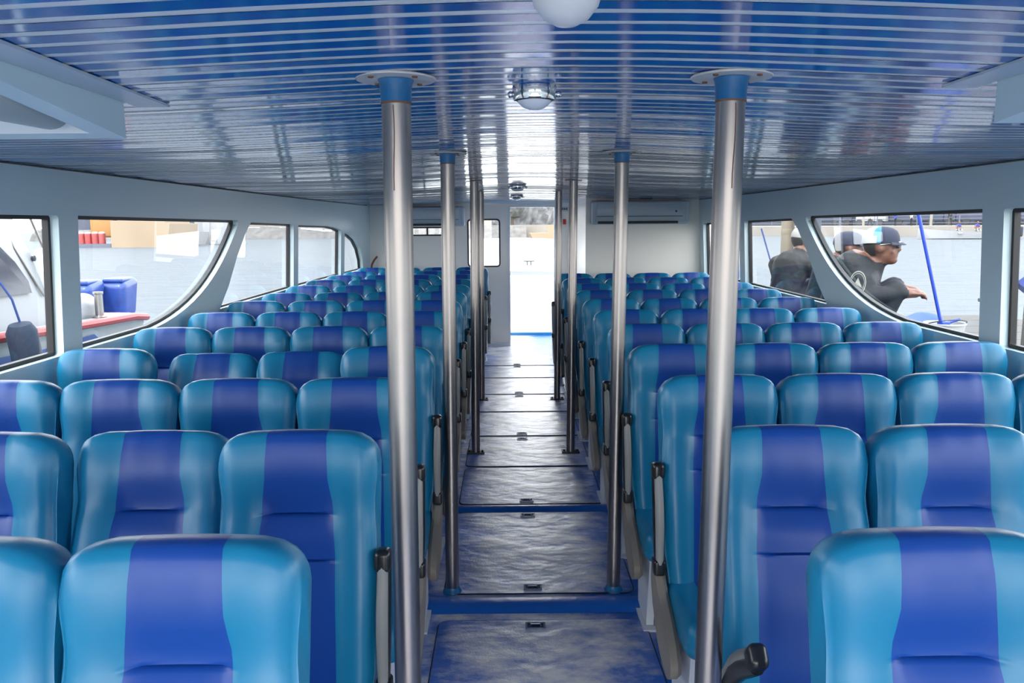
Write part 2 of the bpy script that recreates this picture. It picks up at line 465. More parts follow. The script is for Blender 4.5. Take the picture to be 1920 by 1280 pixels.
# trim bead between wall and ceiling
for n_, sd in ((1, -1), (2, 1)):
    b = B(); y = Y0; pts = []
    while y < (YB-.02 if sd < 0 else YR-.02):
        x = xw(sd, y)-sd*.018+sd*-.0
        x -= sd*.035
        pts.append((x, y, zc(x)-.004)); y += .35
    b.tube(pts, .004, 6)
    struct(obj('trim_%d' % n_, b, mat('brown_sealant_%d' % n_, srgb(96, 92, 84), .7)))

# ------------------------------------------------------------------ floor, hatches
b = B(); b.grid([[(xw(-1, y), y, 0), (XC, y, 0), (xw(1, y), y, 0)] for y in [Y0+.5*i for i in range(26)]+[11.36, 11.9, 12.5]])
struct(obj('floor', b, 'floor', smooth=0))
AX0, AX1 = -.31, .60
spans = [(2.0, 3.30, 'f'), (3.56, 4.63, 'nf'), (4.78, 5.53, 'n'), (5.57, 6.35, 'f'), (6.41, 7.22, 'n'), (7.27, 7.98, 'f'), (8.04, 8.87, 'n'), (8.93, 9.66, 'f'), (9.72, 10.55, 'n')]
words = ['nearest the camera', 'between the two raised floor ridges', 'just beyond the second raised floor ridge', 'running between the third pair of poles', 'just past the third pair of poles',
         'beside the fourth pair of poles', 'second beyond the fourth pair of poles', 'third beyond the fourth pair of poles', 'closest to the doorway']
for (a, c, lt), w in zip(spans, words):
    t = thing('floor_hatch', 'blue vinyl floor hatch in the aisle, ' + w, 'hatch', (XC+.02, (a+c)/2, 0), 0, 'aisle floor hatches')
    hx, hy = (AX1-AX0)/2, (c-a)/2
    poly = rounded([(-hx, -hy), (hx, -hy), (hx, hy), (-hx, hy)], .05, 5)
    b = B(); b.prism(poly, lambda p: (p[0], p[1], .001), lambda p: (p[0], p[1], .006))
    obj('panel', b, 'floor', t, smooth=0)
    b = B(); o2 = offset_poly(poly, -.006)
    b.grid([[(p[0], p[1], .0065) for p in poly+[poly[0]]], [(p[0], p[1], .0015) for p in o2+[o2[0]]]])
    obj('edge_strip', b, 'seam', t, smooth=0)
    for q in lt:
        yy = -hy+.055 if q == 'n' else hy-.055
        b = B()
        b.box((-.03, yy, .0075), (.042, .026, .0015)); 
        for sx, sy, wx, wy in ((0, .024, .042, .004), (0, -.024, .042, .004), (.04, 0, .004, .026), (-.04, 0, .004, .026)):
            b.box((-.03+sx, yy+sy, .009), (wx, wy, .002), 1)
        b.tube([(-.052, yy-.012, .010), (-.052, yy+.012, .011), (-.008, yy+.012, .011), (-.008, yy-.012, .010)], .004, 6, 1)
        obj('latch', b, ['seam', 'latch'], t)
for n_, (yy, hh) in enumerate(((3.45, .05), (4.70, .035))):
    b = B()
    prof = [(-hh-.03, 0), (-hh, .014), (-hh*.3, .02), (hh*.3, .02), (hh, .014), (hh+.03, 0)]
    b.grid([[(x, yy+p[0], p[1]+.001) for p in prof] for x in [-.47+1.16*k/10 for k in range(11)]])
    struct(obj('trim_%d' % (3+n_), b, 'vinyl'))
for n_, x in enumerate((-.415, .675)):   # long seams where the aisle strip meets the seat plinths
    b = B(); b.grid([[(x-.004, 1, .002), (x+.004, 1, .002)], [(x-.004, 10.8, .002), (x+.004, 10.8, .002)]])
    struct(obj('trim_%d' % (5+n_), b, 'seam', smooth=0))

# ------------------------------------------------------------------ bulkheads and doorway
DX0, DX1, DZ = .032, .677, 1.988
WT = .04
outer = [(xw(-1, YB)-.1, 0), (DX0, 0), (DX0, DZ), (DX1, DZ), (DX1, 0), (xw(1, YB)+.1, 0), (xw(1, YB)+.1, 2.14), (xw(-1, YB)-.1, 2.14)]
dwin = rounded([(-.56, 1.15), (-.105, 1.15), (-.105, 1.818), (-.56, 1.818)], .05, 5)
swin = rounded([(-1.62, 1.598), (-.80, 1.598), (-.80, 1.712), (-1.62, 1.712)], .012, 2)
bm = fill_with_holes(outer, [dwin, swin])
r = bmesh.ops.extrude_face_region(bm, geom=bm.faces[:])
ext = {v for v in r['geom'] if isinstance(v, bmesh.types.BMVert)}
for v in bm.verts: v.co = (v.co.x, YB+(WT if v in ext else 0), v.co.y)
b = B(); b.bm.free(); b.bm = bm
struct(obj('wall_front', b, 'warmwall', smooth=20))
def flat_window(name, poly, y, extra=None):
    inner = offset_poly(poly, .014); b = B()
    for (y0, y1, pa, pb) in ((y-.004, y-.004, offset_poly(poly, -.008), inner), (y-.004, y+.02, inner, inner)):
        b.grid([[(p[0], y0, p[1]) for p in pa+[pa[0]]], [(p[0], y1, p[1]) for p in pb+[pb[0]]]])
    if extra: b.box(*extra)
    w = struct(obj(name, b, 'rubber', smooth=0))
    bm2 = fill_with_holes(poly, [])
    for v in bm2.verts: v.co = (v.co.x, y+.018, v.co.y)
    pb_ = B(); pb_.bm.free(); pb_.bm = bm2
    obj('pane', pb_, 'glass', parent=w, smooth=0)
flat_window('window_20', dwin, YB)
flat_window('window_21', swin, YB, ((-1.135, YB+.005, 1.655), (.012, .01, .06)))
# door jamb
b = B()
for x in (DX0-.004, DX1+.004): b.box((x, YB+.02, DZ/2), (.012, .035, DZ/2))
b.box(((DX0+DX1)/2, YB+.02, DZ+.006), ((DX1-DX0)/2+.012, .035, .012))
struct(obj('door_1', b, 'reveal', smooth=0))
# header trim at the ceiling end
b = B(); b.box((XC, YB-.03, 2.058), (2.0, .03, .022)); struct(obj('trim_7', b, 'wall', smooth=0))
# white skirting of the door-side panel
b = B(); b.box((-.14, YB-.012, .022), (.165, .012, .022)); struct(obj('baseboard_front', b, 'reveal', smooth=0))
# right-hand compartment
RX = .93
b = B()
b.box(((RX+2.6)/2, YR+.02, 1.06), ((2.6-RX)/2, .02, 1.06)); 
struct(obj('wall_compartment', b, 'warmwall', smooth=0))
b = B(); b.box((RX+.02, (YR+.04+YB)/2, 1.06), (.02, (YB-YR-.04)/2-.001, 1.06))
struct(obj('wall_aisle_return', b, 'warmwall', smooth=0))

# small fittings on the far walls
b = B(); b.rbox((0, 0, 0), (.022, .012, .036), .006); b.lathe([(.012, 0), (.012, .006), (0, .008)], (0, -.012, 0), 12, 0, rot=Matrix.Rotation(PI/2, 3, 'X'))
tag(obj('alarm_switch', b, 'red', loc=(.815, YB-.014, 1.775)), 'small red alarm button on the white panel beside the doorway', 'button')
b = B(); b.rbox((0, 0, 0), (.05, .008, .03), .005)
for k in (-1, 0, 1): b.box((k*.028, -.009, 0), (.009, .004, .012), 1)
tag(obj('switch_plate', b, ['acwhite', 'dark'], loc=(.815, YB-.010, 1.955)), 'white switch plate with three dark rockers above the red alarm button', 'switch')
b = B(); b.tube([(-1.93, 11.20, 1.10), (-1.91, 11.2, 1.20), (-1.88, 11.22, 1.26), (-1.84, 11.24, 1.31)], .014, 8)
b.tube([(-1.93, 11.20, 1.10), (-1.93, 11.2, .001)], .014, 8)
tag(obj('hose', b, mat('brown_hose', srgb(128, 70, 50), .6)), 'thin brown hose rising behind the far corner seat under the windows', 'hose')

# ------------------------------------------------------------------ air conditioners
def aircon(name_label, cx, y, z, L, H, Dp):
    t = thing('mounted_air_conditioner', name_label, 'air conditioner', (cx, y, z), 0, 'wall air conditioners')
    def warp(q):
        k = max(0, -q.y/(Dp/2))*max(0, -(q.z)/(H/2))
        return (q.x, q.y+k*Dp*.28, q.z)
    b = B(); b.rbox((0, -Dp/2, H/2), (L/2, Dp/2, H/2), .035, 4, 3, warp=warp)
    obj('body', b, 'acwhite', t)
    b = B(); b.rbox((-.015, -Dp-.001, H*.60), (L/2-.07, .004, H*.24), .004, 1, 1); obj('front_panel', b, 'acwhite', t)
    b = B(); b.box((-.015, -Dp*.97, H*.87), (L/2-.06, .004, .004)); b.box((-.015, -Dp*1.0, H*.345), (L/2-.07, .004, .003)); obj('panel_seam', b, 'dark', t)
    b = B(); b.rbox((-.03, -Dp*.80, H*.085), (L/2-.10, .03, .014), .008, rot=None); obj('louver', b, 'dark', t)
    b = B()
    for k in range(9): b.box((-.015, -Dp*.3-k*.012, H+.001), (L/2-.08, .002, .002))
    obj('intake_grille', b, 'dark', t)
    b = B(); b.lathe([(.012, 0), (.012, .003)], (L/2-.16, -Dp-.006, H*.55), 12, rot=Matrix.Rotation(PI/2, 3, 'X')); obj('badge', b, 'hullblue', t)
    for sx in (-1, 1):
        b = B(); b.rbox((sx*(L/2-.03), -Dp/2-.003, H*.52), (.028, Dp/2+.004, H*.47), .024, 4, 2, warp=lambda q: warp(q)); obj('end_cap', b, 'acwhite', t)
    return t
aircon('long white air conditioner on the grey compartment bulkhead, dock side', 1.55, YR-.002, 1.735, 1.13, .27, .20)
aircon('white air conditioner above the narrow slit window, half hidden by poles', -1.10, YB-.002, 1.725, 1.02, .27, .19)
b = B(); b.rbox((1.60, 9.22, 2.036), (.07, .03, .015), .006)
tag(obj('sensor_box', b, 'black'), 'small black box on the ceiling above the long air conditioner', 'sensor')

# ------------------------------------------------------------------ overhead housings
def housing(side, label):
    """wedge hanging from the ceiling: its underside slopes and holds a recess with a rounded grey fitting"""
    t = thing('overhead_housing', label, 'housing', (0, 0, 0), 0, 'overhead housings')
    X = lambda d: XC+side*d          # d = distance from the centre line
    b = B()
    di, do = (1.0, 2.13) if side < 0 else (.905, 2.13)
    zf, zn = 1.952, 2.036
    yf, yn = (1.885, 1.02) if side < 0 else (1.705, .86)
    ang = lambda d, y: X(d-.03*(1-(y-yn)/(yf-yn)))
    def under(d, y): # underside point
        f = (y-yn)/(yf-yn)
        return Vector((ang(d, y), y, zn+(zf-zn)*f))
    r0d, r1d, r0y, r1y = di+.055, do-.2, yn+.06, yf-.06
    # underside with opening
    for quad in (((di, yn), (do, yn), (do, r0y), (di, r0y)), ((di, r1y), (do, r1y), (do, yf), (di, yf)),
                 ((di, r0y), (r0d, r0y), (r0d, r1y), (di, r1y)), ((r1d, r0y), (do, r0y), (do, r1y), (r1d, r1y))):
        b.quad([under(*q) for q in quad])
    # faces
    top = lambda d, y: Vector((ang(d, y), y, zc(ang(d, y))+.01))
    b.quad([under(di, yn), under(di, yf), top(di, yf), top(di, yn)])
    b.quad([under(do, yn), under(do, yf), top(do, yf), top(do, yn)])
    b.quad([under(di, yf), under(do, yf), top(do, yf), top(di, yf)])
    b.quad([under(di, yn), under(do, yn), top(do, yn), top(di, yn)])
    obj('shell', b, 'wall', t, smooth=0)
    # recess walls
    b = B()
    rp = [(r0d, r0y), (r1d, r0y), (r1d, r1y), (r0d, r1y)]
    for i in range(4):
        a, c = rp[i], rp[(i+1) % 4]
        b.quad([under(*a), under(*c), under(*c)+Vector((0, 0, .055)), under(*a)+Vector((0, 0, .055))])
    b.quad([under(*p)+Vector((0, 0, .055)) for p in rp])
    obj('recess', b, 'reveal', t, smooth=0)
    # rounded fitting: half cylinder lying in the recess, along the inboard edge
    b = B(); rows = []
    for k in range(13):
        f = k/12; y = yn+.12+f*.645
        rr = .080*math.sin(min(1, .25+f*1.3)*PI/2)*(1-.45*max(0, f-.6)/.4)
        c = under(r0d+.085-.02*f, y)+Vector((0, 0, .035))
        rows.append([c+Vector((math.cos(a)*rr, 0, -math.sin(a)*rr*.80)) for a in [PI*j/12 for j in range(13)]])
    V = b.grid(rows); b.bm.faces.new(V[-1]); b.bm.faces.new(V[0][::-1])
    obj('rounded_fitting', b, mat('grey_green_plastic', srgb(186, 192, 184), .4), t)
    # ceiling strip along the inboard edge
    b = B()
    for (y0, y1) in ((yn-.12, yf+.075),):
        a0, a1 = ang(di-.040, y0), ang(di-.040, y1)
        w = .038
        b.prism([(0, 0), (1, 0), (1, 1), (0, 1)], lambda p: ((a0 if p[1] == 0 else a1)+(p[0]-.5)*2*w, y0 if p[1] == 0 else y1, zc(a0)-.001),
                lambda p: ((a0 if p[1] == 0 else a1)+(p[0]-.5)*2*w, y0 if p[1] == 0 else y1, zc(a0)-.007))
    obj('mounting_strip', b, 'acwhite', t, smooth=0)
housing(-1, 'white wedge-shaped overhead housing above the moored-boat side windows')
housing(1, 'white wedge-shaped overhead housing above the dock side windows')

# ------------------------------------------------------------------ lamps
def chrome_lamp(x, y, r, label):
    z = zc(x)
    t = thing('ceiling_lamp', label, 'lamp', (x, y, z), 0, 'round ceiling lamps')
    b = B(); b.lathe([(r*.98, 0), (r, -.004), (r*1.0, -.026), (r*.94, -.034), (r*.80, -.036), (r*.78, -.028)], n=36); obj('ring', b, 'chrome', t)
    b = B(); b.lathe([(r*.80, -.030), (r*.72, -.040), (r*.5, -.050), (r*.25, -.055), (0, -.0565)], n=32); obj('dome', b, 'lampglass', t)
    for a in (0, PI):
        b = B(); b.blob((r*1.08*math.cos(a), r*1.08*math.sin(a), -.02), .008, 2); obj('clip', b, 'chrome', t)
chrome_lamp(.067, 1.93, .052, 'round chrome ceiling lamp between the first pair of poles')
chrome_lamp(.090, 6.70, .070, 'round chrome ceiling lamp beyond the third pair of poles')
chrome_lamp(.112, 9.05, .070, 'small round chrome ceiling lamp closest to the doorway')
t = thing('ceiling_dome_lamp', 'white plastic dome lamp on the ceiling above the camera, cut off by the frame', 'lamp', (.078, 1.06, zc(.078)))
b = B(); b.lathe([(.044, 0), (.047, -.012), (.047, -.028), (.041, -.048), (.029, -.063), (.014, -.071), (0, -.073)], n=36); obj('dome', b, mat('white_lamp_plastic', srgb(214, 212, 208), .4), t)
b = B(); b.lathe([(.056, 0), (.056, -.007), (.048, -.010)], n=36); obj('base_ring', b, 'flange', t)

# ------------------------------------------------------------------ poles
PW = [(-.2408, .4872, 1.777), (-.2645, .5109, 3.5927), (-.2426, .489, 5.918), (-.2568, .503, 7.793)]
ordn = ['first', 'second', 'third', 'fourth']
for i, (xl, xr, y) in enumerate(PW):
    for sd, x in ((-1, xl), (1, xr)):
        side = 'moored-boat side' if sd < 0 else 'dock side'
        lab = 'plain steel grab pole, %s of the aisle, %s pole from the camera' % (side, ordn[i])
        if i < 2: lab = 'steel grab pole with blue collar, ' + side + ' of the aisle, ' + ordn[i] + ' from the camera'
        t = thing('grab_pole', lab, 'pole', (x, y, 0), 0, 'steel grab poles along the aisle')
        t.rotation_euler = (0, .0076, 0)
        t.location.x = x-.0076*1.75
        r = .0318; zt = zc(x)-.001
        b = B(); b.lathe([(r, .004), (r, zt-.002)], n=32); obj('tube', b, 'steel', t)
        if i < 2:
            h0 = zt-(.052 if i == 0 else .045)
            b = B(); b.lathe([(r+.0015, h0), (r+.002, h0+.02), (r+.004, zt-.012), (r+.007, zt-.004)], n=32); obj('collar', b, 'collar', t)
            b = B(); b.lathe([(r+.0018, h0-.003), (r+.0018, h0+.001)], n=32); obj('collar_rim', b, 'rust', t)
            b = B(); b.lathe([(r+.002, zt-.003), (.086, zt-.004), (.088, zt-.001), (.086, zt+.001)], n=40); obj('ceiling_flange', b, 'flange', t)
            for k in range(4):
                a = PI/4+k*PI/2
                b = B(); b.lathe([(.006, zt-.007), (.006, zt-.003)], (.066*math.cos(a), .066*math.sin(a), 0), 8); obj('screw', b, 'rust', t)
        else:
            b = B(); b.lathe([(r+.001, zt-.002), (.062, zt-.003), (.064, zt-.001)], n=32); obj('ceiling_flange', b, 'flange', t)
        if i == 0:   # weld seam running down the tube
            b = B()
            pts = [(r*math.cos(a)*1.0, r*math.sin(a)*1.0, z) for a, z in [((-PI/2+.08*sd)+.05*math.sin(k*.9), zt-.06-k*.03) for k in range(7)]]
            b.tube(pts, .0012, 5); obj('rust_streak', b, 'rust', t)
        if i >= 2:
            b = B(); b.rbox((0, 0, .010), (.068, .05, .004), .003, 1, 1); obj('base_plate', b, 'dark', t)
            for sx in (-1, 1):
                b = B(); b.lathe([(.008, .013), (.008, .022), (.003, .026)], (sx*.05, 0, 0), 8); obj('bolt', b, 'dark', t)
        else:
            b = B(); b.lathe([(r+.014, .001), (r+.012, .010), (r+.004, .018), (r+.001, .03)], n=28); obj('base_sleeve', b, 'collar', t)

# ------------------------------------------------------------------ seats
BL = .775   # backrest length
def lerp_tab(tab, s):
    for (a, va), (c, vc) in zip(tab, tab[1:]):
        if s <= c:
            f = (s-a)/(c-a); f = f*f*(3-2*f); return va+(vc-va)*f
    return tab[-1][1]
WT_ = [(0, .196), (.2, .211), (.45, .2165), (.62, .213), (.73, .208), (.88, .2165), (1, .2165)]
FT_ = [(0, .060), (.2, .075), (.38, .088), (.545, .074), (.63, .078), (.71, .052), (.84, .090), (.93, .094), (1, .080)]
FS_ = [(0, .066), (.4, .085), (.72, .074), (.88, .089), (1, .080)]
ST_ = [(0, .108), (.3, .108), (.55, .105), (.72, .096), (.85, .084), (1, .080)]
def backrest_mesh():
    b = B()
    tl = [-1, -.985, -.95, -.89, -.80, -.68, -.56, '-s', -.34, -.17, 0, .17, .34, 's', .56, .68, .80, .89, .95, .985, 1]
    ts = .47
    tv = [(-ts if t == '-s' else ts if t == 's' else t) for t in tl]
    S1 = [0, .04, .1, .17, .24, .31, .38, .45, .51, .535, .543, .548, .553, .56, .60, .65, .69, .70, .705, .71, .72, .75, .79, .83, .87, .91, .952]
    rows = []
    for t in tv:
        a = abs(t)
        q_ = max(0, (a-.64)/.36)                   # rounded upper corners
        drop = .068*(1-max(0, 1-q_**2.3)**.5) + .008*a*a
        H = BL-drop
        edge = max(.62, (1-a**16)**.5)             # rounds the vertical edges
        col = []
        for s in S1:
            z = s*H
            sz = z/BL
            w = lerp_tab(WT_, sz); st = lerp_tab(ST_, sz)
            # stripe stays at its own width, the sides take up the rest
            x = (t/ts)*st if a <= ts else math.copysign(st+(a-ts)/(1-ts)*(w-st), t)
            F = lerp_tab(FT_, sz); q2 = max(0, min(1, (a-.36)/.16)); F = F*(1-.88*q2)+lerp_tab(FS_, sz)*.88*q2
            wing = .014*math.exp(-((a-.76)/.22)**2)*(1-.5*max(0, min(1, (sz-.35)/.5)))
            dish = -.010*(1-min(1, a/.9)**2)
            y = -(F+dish+wing)*edge
            if a < ts-.02:
                for sm in (.548, .705):
                    if abs(s-sm) < .004: y += .010
            if abs(a-ts) < .01: y += .004
            col.append((x, y, z))
        # over the top
        xt, yt, zt = col[-1]
        tk = -yt+.035*edge
        stt = lerp_tab(ST_, zt/BL); wt = lerp_tab(WT_, zt/BL)
        for k in range(1, 8):
            ang = PI*k/8
            col.append((xt, yt+tk*(1-math.cos(ang))/2, zt+(H-zt)*math.sin(ang)**.55))
        for s in (.93, .85, .7, .5, .3, .1, 0):
            z = s*H; sz = z/BL; w = lerp_tab(WT_, sz); st = lerp_tab(ST_, sz)
            x = (t/ts)*st if a <= ts else math.copysign(st+(a-ts)/(1-ts)*(w-st), t)
            col.append((x, .035*edge, z))
        rows.append(col)
    nf = len(S1)+3
    def mf(i, j):
        if abs((tv[i]+tv[i+1])/2) < ts and j < nf: return 2 if j in (9, 10, 15, 16) and False else 1
        return 0
    V = b.grid(rows, mfun=mf)
    b.bm.faces.new(V[0]); b.bm.faces.new(V[-1][::-1])
    b.bm.faces.new([c[0] for c in V]+[c[-1] for c in V][::-1])
    return b.mesh('backrest', ['teal', 'blue'], 60)
def cushion_mesh():
    b = B()
    def warp(q):
        z = q.z
        if q.z > 0: z += .012*math.exp(-((q.y+.16)/.09)**2) - .006*(1-(q.x/.21)**2)
        y = q.y + (.03 if q.z < 0 and q.y < 0 else 0)
        return (q.x, y, z)
    b.rbox((0, -.195, .40), (.207, .215, .068), .045, 4, 6, mfun=lambda c: 1 if abs(c[0]) < .108 else 0, warp=warp)
    return b.mesh('cushion', ['teal', 'blue'], 60)
def leg_mesh():
    b = B(); poly = [(-.33, .335), (-.27, .01), (-.06, .01), (-.02, .335)]
    b.prism(poly, lambda p: (-.016, p[0], p[1]), lambda p: (.016, p[0], p[1])); return b.mesh('leg', 'legwhite', 0)
def foot_mesh():
    b = B(); b.box((0, -.165, .006), (.035, .15, .005)); return b.mesh('foot_plate', 'legwhite', 0)
def handle_mesh():
    b = B()
    n = 20
    rows = []
    for k in range(n+1):
        a = 2*PI*k/n
        c = Vector((0, math.cos(a)*.020, math.sin(a)*.042)); d = Vector((0, math.cos(a), math.sin(a)*.6)).normalized()
        rows.append([c+d*.010*math.cos(q)+Vector((1, 0, 0))*.012*math.sin(q) for q in [2*PI*j/8 for j in range(8)]])
    b.grid(rows, wrap=True)
    b.box((0, 0, 0), (.006, .017, .036), 1)
    return b.mesh('grab_handle', ['cream', 'rust'], 50)
def arm_meshes():
    # stowed armrest, pivot at the origin, standing up along +z, front towards -y
    path = [(0, .0, .0), (0, -.004, .06), (0, -.010, .13), (0, -.006, .20), (0, .006, .27), (0, .016, .325)]
    b = B(); b.tube([(p[0], p[1]-.016, p[2]) for p in path], [.018, .020, .022, .022, .021, .019], 12, flat=(1, .75))
    pad = b.mesh('armrest', 'grey', 60)
    b = B(); b.tube([(p[0], p[1]+.008, p[2]) for p in path], [.017, .021, .024, .024, .024, .022], 12, flat=(1.05, .9)); fr = b.mesh('arm_frame', 'black', 60)
    b = B(); b.rbox((0, .010, .335), (.023, .030, .032), .018, 4, 1); capm = b.mesh('arm_tip', 'black', 60)
    b = B(); b.rbox((0, 0, -.012), (.022, .032, .030), .012, 3, 1); piv = b.mesh('arm_pivot', 'black', 60)
    return pad, fr, capm, piv
def cover_mesh():
    b = B()
    poly = [(.03, .10), (.045, .02), (.0, -.06), (-.10, -.150), (-.20, -.190), (-.28, -.195), (-.33, -.165), (-.335, -.120), (-.29, -.070), (-.20, -.015), (-.10, .025), (-.04, .06), (-.03, .10)]
    poly = rounded(poly, .02, 3)
    inn = offset_poly(poly, .012)
    for f in (0,):
        rows = [[(x, p[0], p[1]) for p in pl+[pl[0]]] for x, pl in ((.016, poly), (-.010, poly), (-.024, inn))]
        V = b.grid(rows)
        b.bm.faces.new([v for v in V[-1][:-1]]); b.bm.faces.new([v for v in V[0][:-1]][::-1])
    b.lathe([(.010, 0), (.010, .004), (.004, .006)], (-.024, -.055, .0), 10, rot=Matrix.Rotation(-PI/2, 3, 'Y'))
    bmesh.ops.remove_doubles(b.bm, verts=b.bm.verts[:], dist=1e-5)
    return b.mesh('side_cover', 'taupe', 40)
MB, MC, ML, MF, MH = backrest_mesh(), cushion_mesh(), leg_mesh(), foot_mesh(), handle_mesh()
MPAD, MFR, MCAP, MPIV = arm_meshes()
MCV = cover_mesh()
REC = math.radians(12)
def make_seat(aisle):
    t = bpy.data.objects.new('passenger_seat', None); C.objects.link(t); t.empty_display_size = .1
    bk = obj('backrest', MB, None, t, loc=(0, 0, .43), rot=(-REC, 0, 0))
    obj('grab_handle', MH, None, bk, loc=(.194, .020, .575))
    obj('cushion', MC, None, t)
    for sx in (-1, 1):
        lg = obj('leg', ML, None, t, loc=(sx*.165, 0, 0))
        obj('foot_plate', MF, None, lg)
    if aisle:
        ar = obj('armrest', MPAD, None, t, loc=(.232, -.02, .525), rot=(-REC*.6, 0, 0), label='grey padded armrest folded up')
        obj('arm_frame', MFR, None, ar); obj('arm_tip', MCAP, None, ar)
        obj('arm_pivot', MPIV, None, t, loc=(.232, -.02, .525))
        obj('side_cover', MCV, None, t, loc=(.232, .0, .42))
    return t
def copy_tree(o, parent=None):
    c = o.copy(); C.objects.link(c)
    if parent: c.parent = parent
    for ch in [k for k in bpy.data.objects if k.parent == o]: copy_tree(ch, c)
    return c
protos = {}
def children(o): return [k for k in bpy.data.objects if k.parent == o]
def seat(aisle):
    if aisle not in protos:
        protos[aisle] = make_seat(aisle); return protos[aisle]
    src = protos[aisle]
    c = src.copy(); C.objects.link(c)
    for ch in KIDS[aisle]:
        d = ch[0].copy(); C.objects.link(d); d.parent = c
        for g in ch[1]:
            e = g.copy(); C.objects.link(e); e.parent = d
    return c
KIDS = {}
def ensure(aisle):
    s_ = seat(aisle)
    if aisle not in KIDS:
        KIDS[aisle] = [(ch, children(ch)) for ch in children(s_)]
        base = {}
    return s_
XL = [-.560, -.995, -1.430, -1.865]
XR = [.775, 1.215, 1.655, 2.095]
ordw = ['first', 'second', 'third', 'fourth', 'fifth', 'sixth', 'seventh', 'eighth', 'ninth', 'tenth', 'eleventh', 'twelfth', 'last']
colw = ['beside the aisle', 'second from the aisle', 'third from the aisle', 'against the window wall']
# extra recline (deg) measured for single seats: (side, row, col)
XTRA = {(-1, 2, 1): 8, (-1, 4, 1): 14, (-1, 4, 2): 16, (1, 2, 0): 2, (-1, 3, 0): -1, (-1, 6, 1): 1, (-1, 7, 3): -3, (-1, 8, 2): 3, (-1, 8, 3): 3,
        (-1, 9, 2): 2, (-1, 12, 3): 3, (1, 7, 1): 3, (1, 6, 0): 2, (1, 9, 2): 4, (1, 10, 1): -2, (-1, 10, 3): -3}
for side in (-1, 1):
    rows_ = 13 if side < 0 else 11
    for n in range(1, rows_+1):
        for c in range(4):
            if side < 0 and ((n == 1 and c > 1) or (n == 2 and c > 2)): continue
            if side > 0 and ((n == 1 and c > 0) or (n == 2 and c > 1)): continue
            x = (XL if side < 0 else XR)[c]
            if n > 10: x += -side*.030*(n-10)
            if side < 0 and n < 3: x -= .028/n
            Yt = .6444+.7555*n
            s_ = ensure(c == 0)
            s_.location = (x, Yt-.16, 0)
            s_.scale = (side*-1 if side > 0 else 1, 1, 1)
            ex = XTRA.get((side, n, c), rnd.uniform(-.8, .8))
            for ch in children(s_):
                if ch.name.startswith('backrest'): ch.rotation_euler.x = -REC-math.radians(ex)
                if ch.name.startswith('armrest'):
                    if side > 0 and n == 2: ch.rotation_euler.x = math.radians(46); ch.location = (.205, -.045, .525); ch.scale.y = -1; ch['label'] = 'grey padded armrest swung down'
                    else: ch.rotation_euler.x = -REC*.6-math.radians(ex*.6)
            row = 'last row' if n == rows_ else ordw[n-1]+' row from the camera end'
            sd = 'moored-boat side' if side < 0 else 'dock side'
            rec = 'reclined blue seat' if ex > 6 else 'turquoise and blue seat'
            tag(s_, '%s, %s, %s, %s' % (rec, sd, row, colw[c]), 'seat', 'vinyl passenger seats in rows')

# ================================================================== OUTSIDE
# foredeck beyond the doorway
b = B()
def fd(y): return 2.3*(1-((y-12.5)/6.5)**2*.55)
rows = []
for k in range(9):
    y = 12.5+k*.7; h = fd(y); z = 1.0+(y-12.5)*.075
    rows.append([(XC-h, y, z-.05), (XC-h*.5, y, z), (XC, y, z+.02), (XC+h*.5, y, z), (XC+h, y, z-.05)])
b.grid(rows)
b.grid([[(XC-2.3, 12.5, 0), (XC+2.3, 12.5, 0)], [(XC-2.3, 12.5, .95), (XC+2.3, 12.5, .95)]])
for sd in (-1, 1):
    b.grid([[(XC+sd*fd(12.5+k*.7), 12.5+k*.7, z) for k in range(9)] for z in (-.3, 1.0)])
struct(obj('floor_foredeck', b, 'deckwhite', smooth=30))
b = B(); b.box((.36, 12.46, .02), (.38, .03, .02)); struct(obj('trim_8', b, 'collar', smooth=0))
t = thing('deck_cleat', 'small dark mooring cleat on the white foredeck beyond the doorway', 'cleat', (.36, 13.2, 1.075))
b = B(); b.tube([(-.09, 0, .06), (.09, 0, .06)], .012, 8); obj('horn', b, 'dark', t)
b = B(); b.tube([(-.03, 0, -.01), (-.03, 0, .06)], .012, 8); b.tube([(.03, 0, -.01), (.03, 0, .06)], .012, 8); obj('post', b, 'dark', t)

# water
b = B()
b.quad([(-260, -60, -.08), (260, -60, -.08), (260, 260, -.08), (-260, 260, -.08)])
struct(obj('water', b, 'water', smooth=0))
#OUT_BEGIN
#OUTSIDE_MARK
# unseen deck added behind the camera to bounce daylight into the cabin
b = B(); b.box((XC, -4.6, -.03), (2.35, 3.98, .03)); struct(obj('floor_bounce_deck', b, 'bouncedeck', smooth=0))

